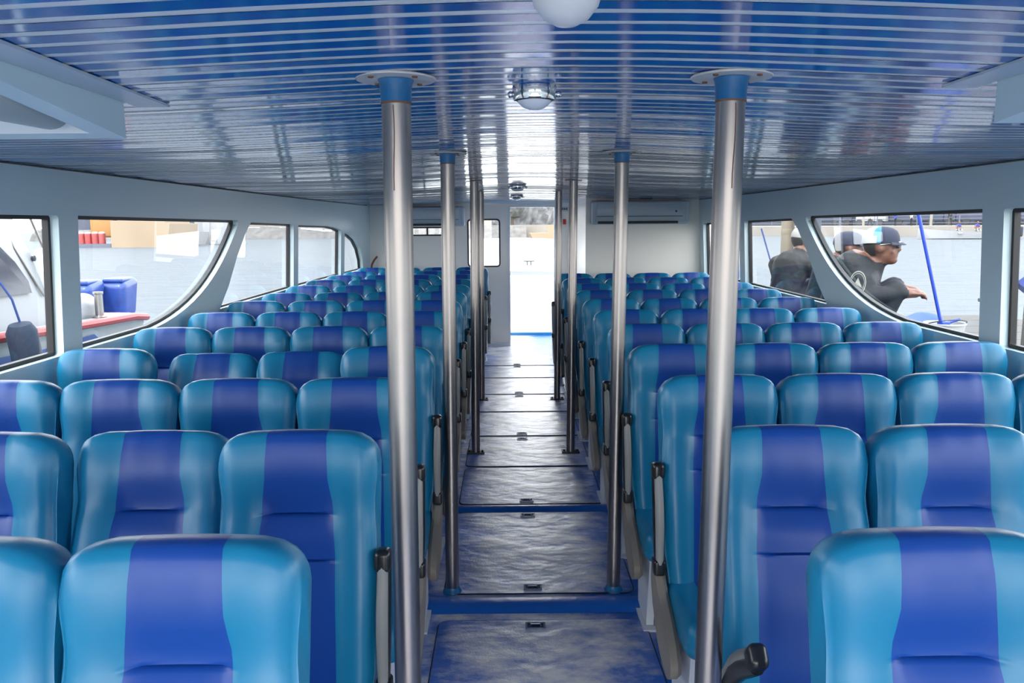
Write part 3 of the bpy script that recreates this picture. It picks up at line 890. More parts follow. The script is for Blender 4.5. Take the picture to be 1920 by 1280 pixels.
# ---------------------------------------------------------------- figures
def evaluated(o):
    dg = bpy.context.evaluated_depsgraph_get(); dg.update()
    me = bpy.data.meshes.new_from_object(o.evaluated_get(dg)); return me
def rad(r): return r if isinstance(r, tuple) else (r, r)
def chain(hb, a, ra, c, rc, seg):
    a, c = Vector(a), Vector(c); ra, rc = rad(ra), rad(rc)
    n = max(3, int((c-a).length/(min(ra[0], rc[0])*.30)))
    for k in range(n+1):
        f = k/n; p = a.lerp(c, f); rx, ry = ra[0]*(1-f)+rc[0]*f, ra[1]*(1-f)+rc[1]*f
        hb.blob(p, 1, seg, 0, 0, (rx, ry, (rx+ry)/2 if rx > .03 else rx))
def seg_dist(p, a, c):
    a, c = Vector(a), Vector(c); d = c-a
    t = max(0, min(1, (p-a).dot(d)/max(1e-9, d.length_squared))); return (p-(a+d*t)).length
def figure(label, loc, rz, sc, J, hc, hrot, group, jacket='navy', sleeve='navy', fine=True, legs='denim', voxel=.010):
    """J: joints name -> (pos, radius); the head is shaped round hc, turned by hrot (radians about z)"""
    t = thing('person', label, 'person', loc, rz, group, sc)
    edges = [('pelvis', 'waist'), ('waist', 'chest'), ('chest', 'upper'), ('upper', 'neck'), ('neck', 'skull')]
    for s_ in ('l', 'r'):
        edges += [('upper', 'sh'+s_), ('sh'+s_, 'el'+s_), ('el'+s_, 'wr'+s_), ('wr'+s_, 'pa'+s_), ('pelvis', 'hi'+s_), ('hi'+s_, 'kn'+s_), ('kn'+s_, 'an'+s_), ('an'+s_, 'to'+s_)]
    if fine:
        for s_ in ('l', 'r'):
            wr, pa = Vector(J['wr'+s_][0]), Vector(J['pa'+s_][0])
            d = (pa-wr).normalized(); lat = d.cross(Vector((0, 0, 1))).normalized()
            for k, (off, ln) in enumerate(((-.030, .060), (-.010, .072), (.011, .068), (.030, .054))):
                p1 = pa+lat*off+d*.012; p2 = p1+d*ln*.6+Vector((0, 0, -.006)); p3 = p2+d*ln*.35+Vector((0, 0, -.028))
                for q, (p, r) in enumerate(((p1, .0105), (p2, .0095), (p3, .008))):
                    J['f%s%d%d' % (s_, k, q)] = (tuple(p), r)
                edges += [('pa'+s_, 'f%s%d0' % (s_, k)), ('f%s%d0' % (s_, k), 'f%s%d1' % (s_, k)), ('f%s%d1' % (s_, k), 'f%s%d2' % (s_, k))]
            sd = -1 if s_ == 'l' else 1
            th0 = wr*.45+pa*.55+lat*(.034*sd); th1 = th0+lat*(.026*sd)+d*.030; th2 = th1+d*.030
            for q, (p, r) in enumerate(((th0, .013), (th1, .011), (th2, .009))): J['t%s%d' % (s_, q)] = (tuple(p), r)
            edges += [('wr'+s_, 't%s0' % s_), ('t%s0' % s_, 't%s1' % s_), ('t%s1' % s_, 't%s2' % s_)]
    hb = B()
    for a_, c_ in edges: chain(hb, J[a_][0], J[a_][1], J[c_][0], J[c_][1], 2 if fine else 1)
    # head with brow, nose, lips, chin and ears
    R = Matrix.Rotation(hrot, 3, 'Z'); hc = Vector(hc)
    def blob(c, r, scl): hb.blob(hc+R @ Vector(c), r, 3 if fine else 2, 0, 0, scl, R)
    blob((-.008, 0, .02), .1, (1.0, .78, 1.02))
    blob((.018, 0, -.045), .078, (.98, .80, .98))
    blob((.062, 0, -.088), .036, (1, 1.05, .8))
    if fine:
        blob((.098, 0, -.018), .018, (1.15, .85, 1.0)); blob((.092, 0, .008), .013, (1, .7, 1.9))
        blob((.085, 0, -.052), .019, (.9, 1.35, .42)); blob((.081, 0, -.064), .018, (.9, 1.2, .45))
        blob((.074, 0, .030), .030, (.75, 1.9, .45))
        for sy in (-1, 1):
            blob((-.008, sy*.080, -.012), .024, (.85, .45, 1.35)); blob((.055, sy*.045, -.03), .024, (.8, .8, .8)); blob((.078, sy*.030, .010), .011, (.7, 1.3, .8))
    me0 = bpy.data.meshes.new('fig'); hb.bm.to_mesh(me0); hb.bm.free()
    tmp = bpy.data.objects.new('tmp', me0); C.objects.link(tmp)
    rm = tmp.modifiers.new('r', 'REMESH'); rm.mode = 'VOXEL'; rm.voxel_size = voxel
    sm = tmp.modifiers.new('s', 'SMOOTH'); sm.iterations = 4 if fine else 2; sm.factor = .5
    bpy.context.view_layer.update()
    me = evaluated(tmp); bpy.data.objects.remove(tmp)
    for m_ in ('skin', jacket, legs, sleeve): me.materials.append(M[m_])
    P = lambda n: J[n][0]
    segs = [(P('pelvis'), P('waist'), 1, .0), (P('waist'), P('chest'), 1, 0), (P('chest'), P('upper'), 1, 0), (P('upper'), P('neck'), 1, .0), (P('skull'), tuple(hc), 0, 0), (P('neck'), P('skull'), 1, 0), (P('upper'), tuple(Vector(P('neck')).lerp(Vector(P('skull')), .6)), 1, 0)]
    for s_ in ('l', 'r'):
        segs += [(P('upper'), P('sh'+s_), 1, 0), (P('sh'+s_), P('el'+s_), 3, 0), (P('el'+s_), P('wr'+s_), 3, 0), (P('wr'+s_), P('pa'+s_), 0, .01), (P('pa'+s_), tuple(Vector(P('pa'+s_))+(Vector(P('pa'+s_))-Vector(P('wr'+s_))).normalized()*.1), 0, 0),
                 (P('hi'+s_), P('kn'+s_), 2, 0), (P('kn'+s_), P('an'+s_), 2, 0), (P('an'+s_), P('to'+s_), 2, 0)]
    for p in me.polygons:
        c = Vector(p.center); p.use_smooth = True
        if (c-hc).length < .118 and c.z > hc.z-.105: p.material_index = 0; continue
        p.material_index = min(segs, key=lambda s__: seg_dist(c, s__[0], s__[1])+s__[3])[2]
    me.name = 'body'
    obj('body', me, None, t)
    return t, hc, R
def cap(t, hc, R, mats, mfun, brim=1.0, tilt=0):
    b = B(); Q = R @ Matrix.Rotation(tilt, 3, 'Y')
    prof = [(.106, .022), (.107, .04), (.103, .07), (.09, .098), (.066, .117), (.035, .127), (0, .130)]
    n = 28; rows = []
    for (r, z) in prof:
        rows.append([hc+Q @ Vector((r*math.cos(2*PI*k/n)*1.06-.008, r*math.sin(2*PI*k/n)*.84, z)) for k in range(n)])
    b.grid(rows, wrap=True, mfun=lambda i, j: mfun(math.cos(2*PI*(j+.5)/n)*prof[i][0]))
    rows = [[hc+Q @ Vector((r*math.cos(2*PI*k/n)*1.03-.008, r*math.sin(2*PI*k/n)*.81, z-.003)) for k in range(n)] for (r, z) in prof]
    b.grid(rows, wrap=True, mfun=lambda i, j: mfun(1))
    o = obj('cap', b, mats, t)
    if brim:
        b = B(); rows = []
        for k in range(13):
            a = -1.05+2.1*k/12
            e = math.cos(a*1.4)*.5+.5
            rows.append([hc+Q @ Vector((rr*math.cos(a)*1.06-.008, rr*math.sin(a)*.84, zz)) for rr, zz in ((.104, .030), (.108+.035*e*brim, .026), (.112+.066*e*brim, .014), (.112+.066*e*brim, .010), (.104, .024))])
        b.grid(rows); obj('brim', b, mats[-1], o)
    return o
def hair(t, hc, R):
    b = B(); n = 24; rows = []
    for (r, z) in ((.070, -.060), (.088, -.035), (.101, .0), (.105, .03), (.100, .06)):
        rows.append([hc+R @ Vector((-.010-r*math.cos(a), r*math.sin(a)*.82, z)) for a in [-1.25+2.5*k/n for k in range(n+1)]])
    b.grid(rows)
    obj('hair', b, 'hair', t)
def shades(t, hc, R):
    b = B()
    for sy in (-1, 1):
        b.rbox(hc+R @ Vector((.100, sy*.036, .012)), (.007, .030, .021), .006, 2, 1, rot=R @ Matrix.Rotation(sy*.25, 3, 'Z'))
        b.tube([hc+R @ Vector((.094, sy*.064, .018)), hc+R @ Vector((.04, sy*.083, .018)), hc+R @ Vector((-.01, sy*.086, .012))], .0045, 6)
    b.tube([hc+R @ Vector((.106, -.012, .018)), hc+R @ Vector((.106, .012, .018))], .004, 6)
    obj('sunglasses', b, 'black', t)
def seated(lean=.0, armf=0, dn=0):
    k = lean
    J = {'pelvis': ((0, 0, .13), (.135, .165)), 'waist': ((.02+k*.3, 0, .30), (.13, .155)), 'chest': ((.06+k*.6, 0, .46), (.15, .19)), 'upper': ((.09+k*.9, 0, .585-dn*.8), (.118, .148)),
         'neck': ((.12+k*1.1, 0, .675-dn), .078), 'skull': ((.15+k*1.2, 0, .75-dn), .055)}
    for s_, sy in (('l', 1), ('r', -1)):
        J.update({'sh'+s_: ((.09+k*.85, sy*.185, .565-dn*.8), .092), 'el'+s_: ((.19+k+armf, sy*.245, .34), .070), 'wr'+s_: ((.42+k+armf, sy*.15, .36), .040), 'pa'+s_: ((.50+k+armf, sy*.11, .355), (.034, .026)),
                  'hi'+s_: ((.03, sy*.10, .12), .105), 'kn'+s_: ((.43, sy*.14, .36), .075), 'an'+s_: ((.48, sy*.14, .08), .052), 'to'+s_: ((.63, sy*.15, .045), .042)})
    return J
def standing(k=0):
    J = {'pelvis': ((0, 0, .92), (.11, .15)), 'waist': ((0, 0, 1.06), (.10, .14)), 'chest': ((0, 0, 1.26), (.12, .17)), 'upper': ((0, 0, 1.40), (.09, .12)), 'neck': ((0, 0, 1.48), .055), 'skull': ((.01, 0, 1.55), .05)}
    for s_, sy in (('l', 1), ('r', -1)):
        J.update({'sh'+s_: ((0, sy*.18, 1.39), .065), 'el'+s_: ((-.02+sy*k*.08, sy*.24, 1.12), .05), 'wr'+s_: ((.05+sy*k*.15, sy*.25, .88), .035), 'pa'+s_: ((.07+sy*k*.16, sy*.25, .80), .032),
                  'hi'+s_: ((0, sy*.09, .88), .09), 'kn'+s_: ((.02-sy*k*.1, sy*.10, .48), .062), 'an'+s_: ((-.02-sy*k*.22, sy*.10, .08), .045), 'to'+s_: ((.10-sy*k*.22, sy*.11, .04), .04)})
    return J
DZ0 = .70
# dock
b = B()
for k in range(22): b.box((4.02, -1.2+k*.465, DZ0-.03), (1.46, .226, .03))
b.box((5.4, 3.7, DZ0-.16), (.08, 5.1, .10)); b.box((2.66, 3.7, DZ0-.16), (.06, 5.1, .10))
for k in range(4):
    for x in (2.7, 5.35): b.lathe([(.12, -.6), (.12, DZ0-.07)], (x, -.5+k*3.1, 0), 12)
tag(obj('dock', b, 'dockwood', smooth=20), 'weathered grey dock of wide boards beside the boat', 'dock')

# the three men sitting on the dock
A_rz = math.radians(-25)
JA = seated(.09, -.11, .19)
for q_ in 'lr':
    sy_ = 1 if q_ == 'l' else -1
    JA['kn'+q_] = ((.36, sy_*.13, .37), .075); JA['an'+q_] = ((.27, sy_*.13, .08), .052); JA['to'+q_] = ((.41, sy_*.14, .045), .042)
t, hc, R = figure('person in dark jacket, two-tone cap and sunglasses, sitting in profile on the dock', (2.70, 6.52, DZ0+.05), A_rz, 1.24, JA, (.275, 0, .645), 0, 'people sitting on the dock')
cap(t, hc, R, ['capgrey', 'capteal', 'capnavy'], lambda x: 0 if x < -.035 else 1 if x < -.005 else 2, .45)
hair(t, hc, R); shades(t, hc, R)
em = B()
for r0, r1 in ((.062, .056), (.050, .047)):
    em.grid([[(rr*math.cos(a)*.8, -.004, rr*math.sin(a)*1.25) for a in [2*PI*k/30 for k in range(31)]] for rr in (r0, r1)])
em.prism([(-.028, -.03), (.0, .035), (.028, -.03), (0, -.012)], lambda p: (p[0], -.004, p[1]), lambda p: (p[0], -.002, p[1]))
em.box((0, -.003, -.045), (.03, .001, .006))
obj('sleeve_emblem', em, 'emblem', t, smooth=0, loc=(.15, -.305, .425), rot=(-.2, 0, -.2))
JB = seated(.05, -.06, .17)
for n_ in ('knl', 'knr', 'anl', 'anr', 'tol', 'tor'): JB[n_] = JA[n_]
t, hc, R = figure('person in dark cap and navy top, sitting behind the one in sunglasses', (2.90, 7.36, DZ0+.05), math.radians(-20), 1.15, JB, (.215, 0, .665), .1, 'people sitting on the dock')
cap(t, hc, R, ['capnavy', 'capnavy'], lambda x: 0, 1.0); hair(t, hc, R)
JC = seated(.08, 0, .11)
t, hc, R = figure('person with patterned sleeves and grey hat seen from behind, head bowed, nearest the tan piling', (2.93, 8.38, DZ0+.05), math.radians(35), 1.13, JC, (.275, 0, .705), -.5, 'people sitting on the dock', 'navy', 'camo')
cap(t, hc, R, ['capgrey', 'capgrey'], lambda x: 0, 1.0, .15); hair(t, hc, R)
# mop, bucket, rag, pilings, ropes
t = thing('bucket', 'round white plastic bucket on the dock with a blue mop standing in it', 'bucket', (3.42, 6.12, DZ0))
b = B(); b.lathe([(.11, .002), (.145, .25), (.152, .252), (.152, .262), (.140, .262), (.137, .24), (.105, .012), (0, .012)], n=32); obj('pail', b, 'bucket', t)
b = B(); b.tube([(.150*math.cos(a), .150*math.sin(a), .25-.05*math.sin(a)) for a in [PI+PI*k/12 for k in range(13)]], .004, 6); obj('bail_handle', b, 'dark', t)
t = thing('mop', 'mop with long blue handle leaning up out of the white bucket', 'mop', (3.42, 6.12, DZ0))
b = B(); b.tube([(-.02, .0, .22), (-.33, .0, 1.34)], .013, 10); obj('handle', b, 'mop', t)
b = B(); b.rbox((-.01, 0, .235), (.035, .04, .04), .015); b.tube([(.0, 0, .25), (.07, .01, .272), (.12, .01, .285)], .012, 8); obj('head', b, 'mop', t)
b = B()
def ragw(q): return (q.x, q.y+.03*math.sin(q.x*20), q.z+.02*math.sin(q.x*17+q.y*9)+.02*math.cos(q.y*23))
b.rbox((0, 0, .10), (.22, .16, .09), .06, 4, 8, warp=ragw)
tag(obj('rag', b, 'cloth', loc=(3.56, 6.86, DZ0+.03)), 'crumpled blue rag on the dock just behind the white bucket', 'cloth')
b = B(); b.tube([(0, 0, -DZ0-.5), (0, 0, 1.6)], .075, 14); b.lathe([(.0755, .9), (.078, .91), (.078, .96), (.0755, .97)], n=14)
tag(obj('piling', b, 'pile', loc=(3.33, 9.45, DZ0)), 'tan dock piling rising behind the bowed person', 'piling')
b = B(); b.tube([(0, 0, -DZ0-.5), (0, 0, 1.7)], .135, 16); b.lathe([(.137, 1.1), (.145, 1.12), (.145, 1.2), (.137, 1.22)], n=16)
tag(obj('piling', b, 'pilegrey', loc=(3.50, 9.25, DZ0)), 'thick grey-blue dock piling beside the slim tan one', 'piling')
b = B(); b.tube([(3.19, 10.0, 1.67), (3.35, 9.9, 1.08), (3.5, 9.8, .4), (3.55, 9.78, -.075)], .010, 6)
tag(obj('mooring_rope', b, 'rope'), 'dark blue mooring rope slanting down beside the bowed person', 'rope')
b = B(); b.tube([(2.95, 10.3, 1.62), (2.95, 10.1, 1.2), (2.9, 9.8, -.075)], .008, 6)
tag(obj('mooring_rope', b, 'rope'), 'thin dark rope beyond the aft pane nearest the grey bulkhead', 'rope')
t = thing('marker_float', 'pointed blue float on a slim post at the edge of the cut-off window, dock side', 'float', (3.03, 4.58, DZ0))
b = B(); b.prism([(-.10, 0), (.02, .09), (.14, .0), (.02, -.09)], lambda p: (p[0], -.05, p[1]+.70), lambda p: (p[0]*.9, .05, p[1]*.9+.70)); obj('float_body', b, 'hullblue', t)
b = B(); b.tube([(.02, 0, .002), (.02, 0, .62)], .03, 8); obj('post', b, 'bark', t)
b = B(); b.lathe([(.05, 0), (.05, .02), (.02, .03), (.02, .30), (.05, .32), (.05, .36), (0, .37)], n=14); b.tube([(-.12, 0, .22), (.12, 0, .22)], .02, 8)
tag(obj('bollard', b, 'pilegrey', loc=(5.1, 8.3, DZ0)), 'small iron bollard at the far edge of the dock behind the mop', 'bollard')
# ---------------------------------------------------------------- far quay, dock side
QA, QB = Vector((8, 132)), Vector((96, 47))
qd = (QB-QA).normalized(); qn = Vector((-qd.y, qd.x))
if qn.y < 0: qn = -qn
def qp(s, off, z): 
    p = QA+qd*s+qn*off; return (p.x, p.y, z)
QL = (QB-QA).length
b = B()
b.grid([[qp(s, 0, z) for z in (-.4, 1.15)] + [qp(s, 14, 1.2), qp(s, 14, -.4)] for s in [QL*k/20 for k in range(21)]])
tag(obj('quay', b, 'quay', smooth=0), 'pale concrete quay wall across the water behind the seated people', 'quay')
qz = qp(0, 0, 0)[0]
t = thing('railing_fence', 'long grey railing fence along the far quay', 'fence', (0, 0, 0))
b = B()
for z in (1.5, 2.0, 2.4): b.tube([qp(0, 5, z), qp(QL, 5, z)], .05, 6)
obj('rail', b, 'fence', t)
for k in range(26):
    b = B(); p = qp(QL*(k+.5)/26, 5, 0); b.tube([(p[0], p[1], 1.2), (p[0], p[1], 2.45)], .07, 6); obj('post', b, 'fence', t)
def qs(u, y):  # quay position for a bearing x/y = u
    # solve QA+qd*s+qn*y on ray
    p0 = QA+qn*y
    return (u*p0.y-p0.x)/(qd.x-u*qd.y)
def vehicle(label, u, off, L, H, m, cab=True):
    s = qs(u, off); p = qp(s, off, 1.2)
    t = thing('truck', label, 'truck', p, math.atan2(qd.y, qd.x), 'vehicles parked on the far quay')
    b = B(); b.rbox((0, 0, .55+(H-.55)/2), (L/2, 1.0, (H-.55)/2), .12, 2, 1); obj('body', b, m, t)
    b = B(); b.rbox((L/2+.7, 0, .5+H*.35), (.7, .95, H*.35), .15, 2, 1); cb = obj('cab', b, m, t)
    b = B(); b.box((L/2+.8, -.97, .5+H*.5), (.4, .02, H*.13)); obj('side_window', b, 'smoke', cb)
    for x in (-L*.3, L*.3, L/2+.7):
        b = B(); b.lathe([(.42, -.12), (.42, .12)], (x, -.9, .42), 16, rot=Matrix.Rotation(PI/2, 3, 'X')); obj('wheel', b, 'black', t)
vehicle('dark box truck parked furthest along the far quay behind the caps', .40, 10, 5.0, 2.5, 'truck')
vehicle('white van parked between the dark trucks on the far quay', .452, 9, 2.4, 2.1, 'truckwhite')
vehicle('long dark truck parked behind the mop handle on the far quay', .515, 10, 6.5, 2.6, 'truck')
vehicle('dark lorry on the far quay beyond the window post', .60, 10, 6.0, 2.6, 'truck')
SP = [('person walking in black along the far quay above the white boat', .556, 2.5, 0.9, 'black', 'black', 1), ('person in blue sitting low near the fence on the far quay', .487, 3, .2, 'shirtblue', 'denim', 0),
      ('person in white standing by the fence on the far quay', .507, 3.5, .1, 'shirtwhite', 'denim', 0), ('person in pale clothes strolling on the far quay behind the sunglasses', .455, 3, .3, 'shirtwhite', 'denim', 1),
      ('person in blue standing tall at the quay edge beside the window post', .606, .8, .2, 'shirtblue', 'shirtwhite', 0)]
for lab, u, off, rz, ja, le, k in SP:
    s = qs(u, off); p = qp(s, off, 1.17)
    figure(lab, p, rz, 1.0, standing(k), (.02, 0, 1.64), 0, 'people on the far quay', ja, ja, False, le, .022)
# hedge behind the vehicles
b = B(); rows = []
for k in range(81):
    f = QL*k/80
    rows.append([qp(f, 12.6, 1.2)]+[qp(f, 12.6+rnd.uniform(-.5, .5)+.3*q, 1.2+1.1*q+rnd.uniform(-.35, .35)) for q in range(1, 5)]+[qp(f, 15.5, 5.4), qp(f, 16, 1.2)])
b.grid(rows)
tag(obj('hedge', b, mat('dull_hedge', (.035, .040, .050, 1), .9, vary=.5, vscale=.7), smooth=0), 'tall dull hedge running behind the vehicles on the far quay', 'hedge')
# lamp posts
for u, lab in ((.447, 'pale lamp post on the far quay behind the dark cap'), (.532, 'pale lamp post on the far quay right of the mop handle')):
    s = qs(u, 4); p = qp(s, 4, 1.18)
    b = B(); b.tube([(p[0], p[1], 1.18), (p[0], p[1], 7)], .16, 8); b.rbox((p[0], p[1]-.5, 7), (.15, .6, .1), .05)
    tag(obj('lamp_post', b, 'quay'), lab, 'lamp post', 'lamp posts on the far quay')
# small white boat with two seated people
t = thing('rowing_boat', 'small white open boat with two people in blue, below the far quay', 'boat', (45.9, 79.5, -.10), math.atan2(-.2, .98))
b = B(); rows = []
for k in range(15):
    f = k/14; x = -4.5+9*f; w = 1.0*(1-(1-f)**3.2) if f < 1 else 1; w = max(.05, w)
    z0 = .65+.45*(1-f)**2
    rows.append([(x, -w, z0), (x, -w*.8, .1), (x, 0, -.1), (x, w*.8, .1), (x, w, z0), (x, w*.9, z0), (x, w*.7, .35), (x, 0, .3), (x, -w*.7, .35), (x, -w*.9, z0)])
V = b.grid(rows, wrap=True); b.bm.faces.new(V[0]); b.bm.faces.new(V[-1][::-1])
obj('hull', b, 'hull', t, smooth=30)
b = B()
for x in (-.8, .9): b.box((x, 0, .62), (.2, .9, .05))
obj('thwart', b, 'hull', t)
b = B(); b.rbox((4.75, 0, .75), (.3, .35, .5), .15); obj('outboard_motor', b, 'fender', t)
for lab, dx in (('person in blue shirt sitting toward the middle of the small white boat', -.8), ('person in blue shirt sitting nearest the outboard of the small white boat', .9)):
    p = Vector((45.9, 79.5, -.10+.78))+Matrix.Rotation(math.atan2(-.2, .98), 3, 'Z') @ Vector((dx, 0, 0))
    figure(lab, p, -1.6, 1.05, seated(.05), (.22, 0, .845), 0, 'people in the small white boat', 'shirtblue', 'skin', False, 'shirtwhite', .022)

# ---------------------------------------------------------------- moored motorboat on the other side
MX, MY, MW = -4.55, 9.87, 2.6
t = thing('motorboat', 'white moored motorboat with red rub rail and blue outboards', 'boat', (0, 0, 0))
LN = 8.2
def rz_(y): f = (MY-y)/LN; return .66+.22*f+.25*f*f         # sheer
def hullsec(f):
    y = MY-LN*f; k = 1-.9*max(0, (f-.55)/.45)**2.2
    return y, k
rows = []
for i in range(21):
    f = i/20; y, k = hullsec(f); cx = MX-MW/2; h = MW/2*k; z = rz_(y)
    yo = .18 if i == 0 else 0
    rows.append([(cx+h, y, z), (cx+h*.97, y-yo*.3, z*.5), (cx+h*.86, y-yo, -.02), (cx+h*.5, y-yo, -.35), (cx, y-yo, -.45), (cx-h*.5, y-yo, -.35), (cx-h*.86, y-yo, -.02), (cx-h*.97, y-yo*.3, z*.5), (cx-h, y, z)])
b = B(); V = b.grid(rows); b.bm.faces.new(V[0][::-1]); obj('hull', b, 'hull', t, smooth=35)
# hull stripe following the topside, with a flared patch near the stern
b = B()
def side_pt(y, tt, o=.012):
    f = (MY-y)/LN; k = 1-.9*max(0, (f-.55)/.45)**2.2; h = MW/2*k; z = rz_(y)
    return (MX-MW/2+h*(1-.03*2*(1-tt) if tt > .5 else .97-.11*(1-2*tt))+o, y, z*tt)
rows = []
for i in range(24):
    y = MY-.95-i*.28
    top = .52+.02*math.sin(i); 
    if i < 6: lo = .36+.05*i; top = .86-.02*i - (.25 if i == 0 else 0)
    else: lo = .60; top = .78
    rows.append([side_pt(y, lo), side_pt(y, (lo+top)/2), side_pt(y, top)])
b.grid(rows); obj('hull_stripe', b, 'hullblue', t, smooth=0)
b = B()
pts = [(side_pt(MY-LN*i/24, 1)[0]+.02, MY-LN*i/24, rz_(MY-LN*i/24)+.01) for i in range(20)]
pts = [(MX-MW, MY+.06, rz_(MY)-.02), (MX-.35, MY+.07, rz_(MY)-.02), (MX+.0, MY+.05, rz_(MY)-.03)]+pts[1:]
b.tube(pts, .045, 8); obj('rub_rail', b, 'rail_red', t)
rows = []
for i in range(20):
    f = i/20; y, k = hullsec(f); h = MW/2*k; z = rz_(y); cx = MX-MW/2
    rows.append([(cx-h, y, z), (cx-h*.85, y, z+.03), (cx+h*.85, y, z+.03), (cx+h, y, z)])
b = B(); b.grid(rows); obj('deck', b, 'hull', t, smooth=0)
# cabin
def cab(z, y0, y1, hw): return [(MX-MW/2+hw, y0, z), (MX-MW/2+hw, y1, z), (MX-MW/2-hw, y1, z), (MX-MW/2-hw, y0, z)]
b = B(); b.grid([cab(.66, 3.7, 8.45, 1.05), cab(1.6, 4.1, 8.05, 1.0), cab(2.3, 4.5, 7.65, .92), cab(2.75, 4.8, 7.3, .82)], wrap=True); b.quad(cab(2.75, 4.8, 7.3, .82))
cb = obj('cabin', b, 'hull', t, smooth=20)
b = B()
def cpt(y, z): 
    k = (z-.66)/.94 if z < 1.6 else 1+(z-1.6)/.7
    hw = 1.05-.05*min(1, k) - (.08*(z-1.6)/.7 if z > 1.6 else 0)
    return (MX-MW/2+hw+.012, y, z)
wp = [(5.8, 1.12), (7.98, 1.10), (7.95, 1.22), (7.78, 1.42), (7.55, 1.60), (7.3, 1.70), (5.8, 1.74)]
b.prism(wp, lambda p: cpt(*p), lambda p: tuple(Vector(cpt(*p))+Vector((.02, 0, 0)))); obj('cabin_window', b, 'smoke', cb, smooth=0)
b = B(); b.lathe([(.03, 0), (.03, .02), (.01, .03)], (cpt(8.0, 1.55)[0], 8.12, 1.44), 10, rot=Matrix.Rotation(PI/2, 3, 'Y')); obj('cabin_light', b, 'smoke', cb)
b = B(); b.box((MX-.25, 8.25, 1.28), (.02, .05, .26), rot=Matrix.Rotation(.35, 3, 'X')); obj('door_flap', b, 'deckwhite', t)
# roof frame and grab rails
for pts in (((-4.9, 7.2, 1.35), (-4.9, 7.75, 1.80), (-4.95, 8.05, 2.35)), ((-5.0, 7.6, 2.35), (-4.85, 7.85, 1.55), (-4.80, 8.2, 1.05)), ((-4.85, 7.9, 2.3), (-4.78, 8.25, 1.5), (-4.75, 8.35, 1.2)), ((-4.9, 6.6, 1.9), (-4.9, 7.0, 2.3))):
    b = B(); b.tube(pts, .012, 8); obj('frame_tube', b, 'steel', t)
# engine well box and outboards
b = B(); b.rbox((MX-.70, 8.85, .82), (.45, .5, .17), .14, 4, 3); obj('engine_box', b, 'hull', t)
for (x, y) in ((-5.66, 10.55), (-5.42, 11.0)):
    b = B()
    def cw(q): 
        f = (q.z+.27)/.54
        return (q.x*(.86+.14*f), q.y*(.80+.25*f)+.06*f, q.z+.05*(q.y/.3)*f)
    b.rbox((x, y, .76), (.19, .23, .27), .10, 4, 3, warp=cw); oc = obj('outboard_motor', b, 'cowl', t)
    b = B(); b.rbox((x, y+.03, 1.02), (.14, .17, .03), .025, 3, 1); obj('lid', b, 'cowl', oc)
    b = B(); b.rbox((x, y+.03, .2), (.08, .12, .34), .05, 3, 1); obj('engine_leg', b, 'smoke', oc)
b = B(); b.lathe([(.08, 0), (.08, .015), (.045, .03), (.045, .27), (.055, .28), (.055, .30), (0, .305)], (MX-.17, 9.12, rz_(9.12)+.03), 16); obj('stern_post', b, 'steel', t)
# fender hanging over the side
t = thing('fender', 'dark navy cylinder fender hanging against the white motorboat', 'fender', (-4.33, 7.05, .58))
b = B(); b.lathe([(.0, -.36), (.09, -.34), (.125, -.28), (.125, .26), (.09, .33), (.0, .35)], n=20, rot=Matrix.Rotation(.20, 3, 'X')); obj('sleeve', b, 'fender', t)
b = B(); b.tube([(0, -.06, .34), (.0, -.14, .55), (-.08, -.24, .80), (-.30, -.30, .98)], .010, 6); obj('line', b, 'rope', t)

# ---------------------------------------------------------------- far shore on the moored-boat side
def at(u, d): return (u*d, d)
# barge: tan hull with cabin, drums on deck
t = thing('barge', 'tan work barge moored far across the water', 'barge', (-30.8, 71, -.1), math.radians(-2))
b = B(); b.prism([(-4.5, -.3), (.5, -.3), (.9, 2.1), (-4.4, 2.4)], lambda p: (p[0], 0, p[1]), lambda p: (p[0], 6, p[1])); obj('hull', b, 'tan', t, smooth=0)
b = B(); b.prism([(-4.0, 2.3), (.3, 2.1), (.3, 5.0), (-4.0, 5.2)], lambda p: (p[0], .4, p[1]), lambda p: (p[0], 5.5, p[1])); hs = obj('deckhouse', b, 'tan', t, smooth=0)
b = B(); b.box((-1.6, .37, 3.0), (1.5, .04, .4)); obj('window_band', b, 'smoke', hs)
t = thing('pontoon', 'low dark pontoon carrying red drums, far across the water', 'pontoon', (-38.4, 71.5, -.1))
b = B(); b.box((0, 2, .05), (2.9, 2, .3)); obj('float', b, 'fence', t)
b = B(); b.rbox((1.0, 3.2, 1.9), (1.1, .8, 1.0), .2, 2, 2); obj('orange_machine', b, 'orange', t, label='orange machine on the pontoon')
b = B(); b.rbox((1.9, 3.0, 3.5), (.35, .5, 1.0), .1, 2, 1); b.box((-1.6, 3.4, 2.2), (1.4, .5, .6)); obj('dark_machinery', b, 'truck', t)
for k in range(5):
    t = thing('drum', 'red white-topped drum on the far pontoon, %s' % ['furthest from the tan barge', 'next to the outermost drum', 'middle of the five', 'second from the tan barge', 'closest to the tan barge'][k], 'drum', (-38.95+k*.62, 72.0, .27), 0, 'red drums on the far pontoon')
    b = B(); b.lathe([(.29, 0), (.29, .85), (.28, .9)], n=18); obj('barrel', b, 'drum', t)
    b = B(); b.lathe([(.28, .9), (.25, 1.0), (.15, 1.06), (0, 1.08)], n=18); obj('top', b, 'drumtop', t)
t = thing('reflection_boat', 'added white boat shape standing in for the doorway reflection, beyond the curved window', 'boat', (-33.2, 82, -.1))  # boat shape added where the doorway reflects in the window glass
b = B(); b.prism([(-2.2, 0), (2.2, 0), (2.7, 1.3), (-2.5, 1.5)], lambda p: (p[0], 0, p[1]), lambda p: (p[0], 2.6, p[1])); obj('hull', b, 'hull', t, smooth=0)
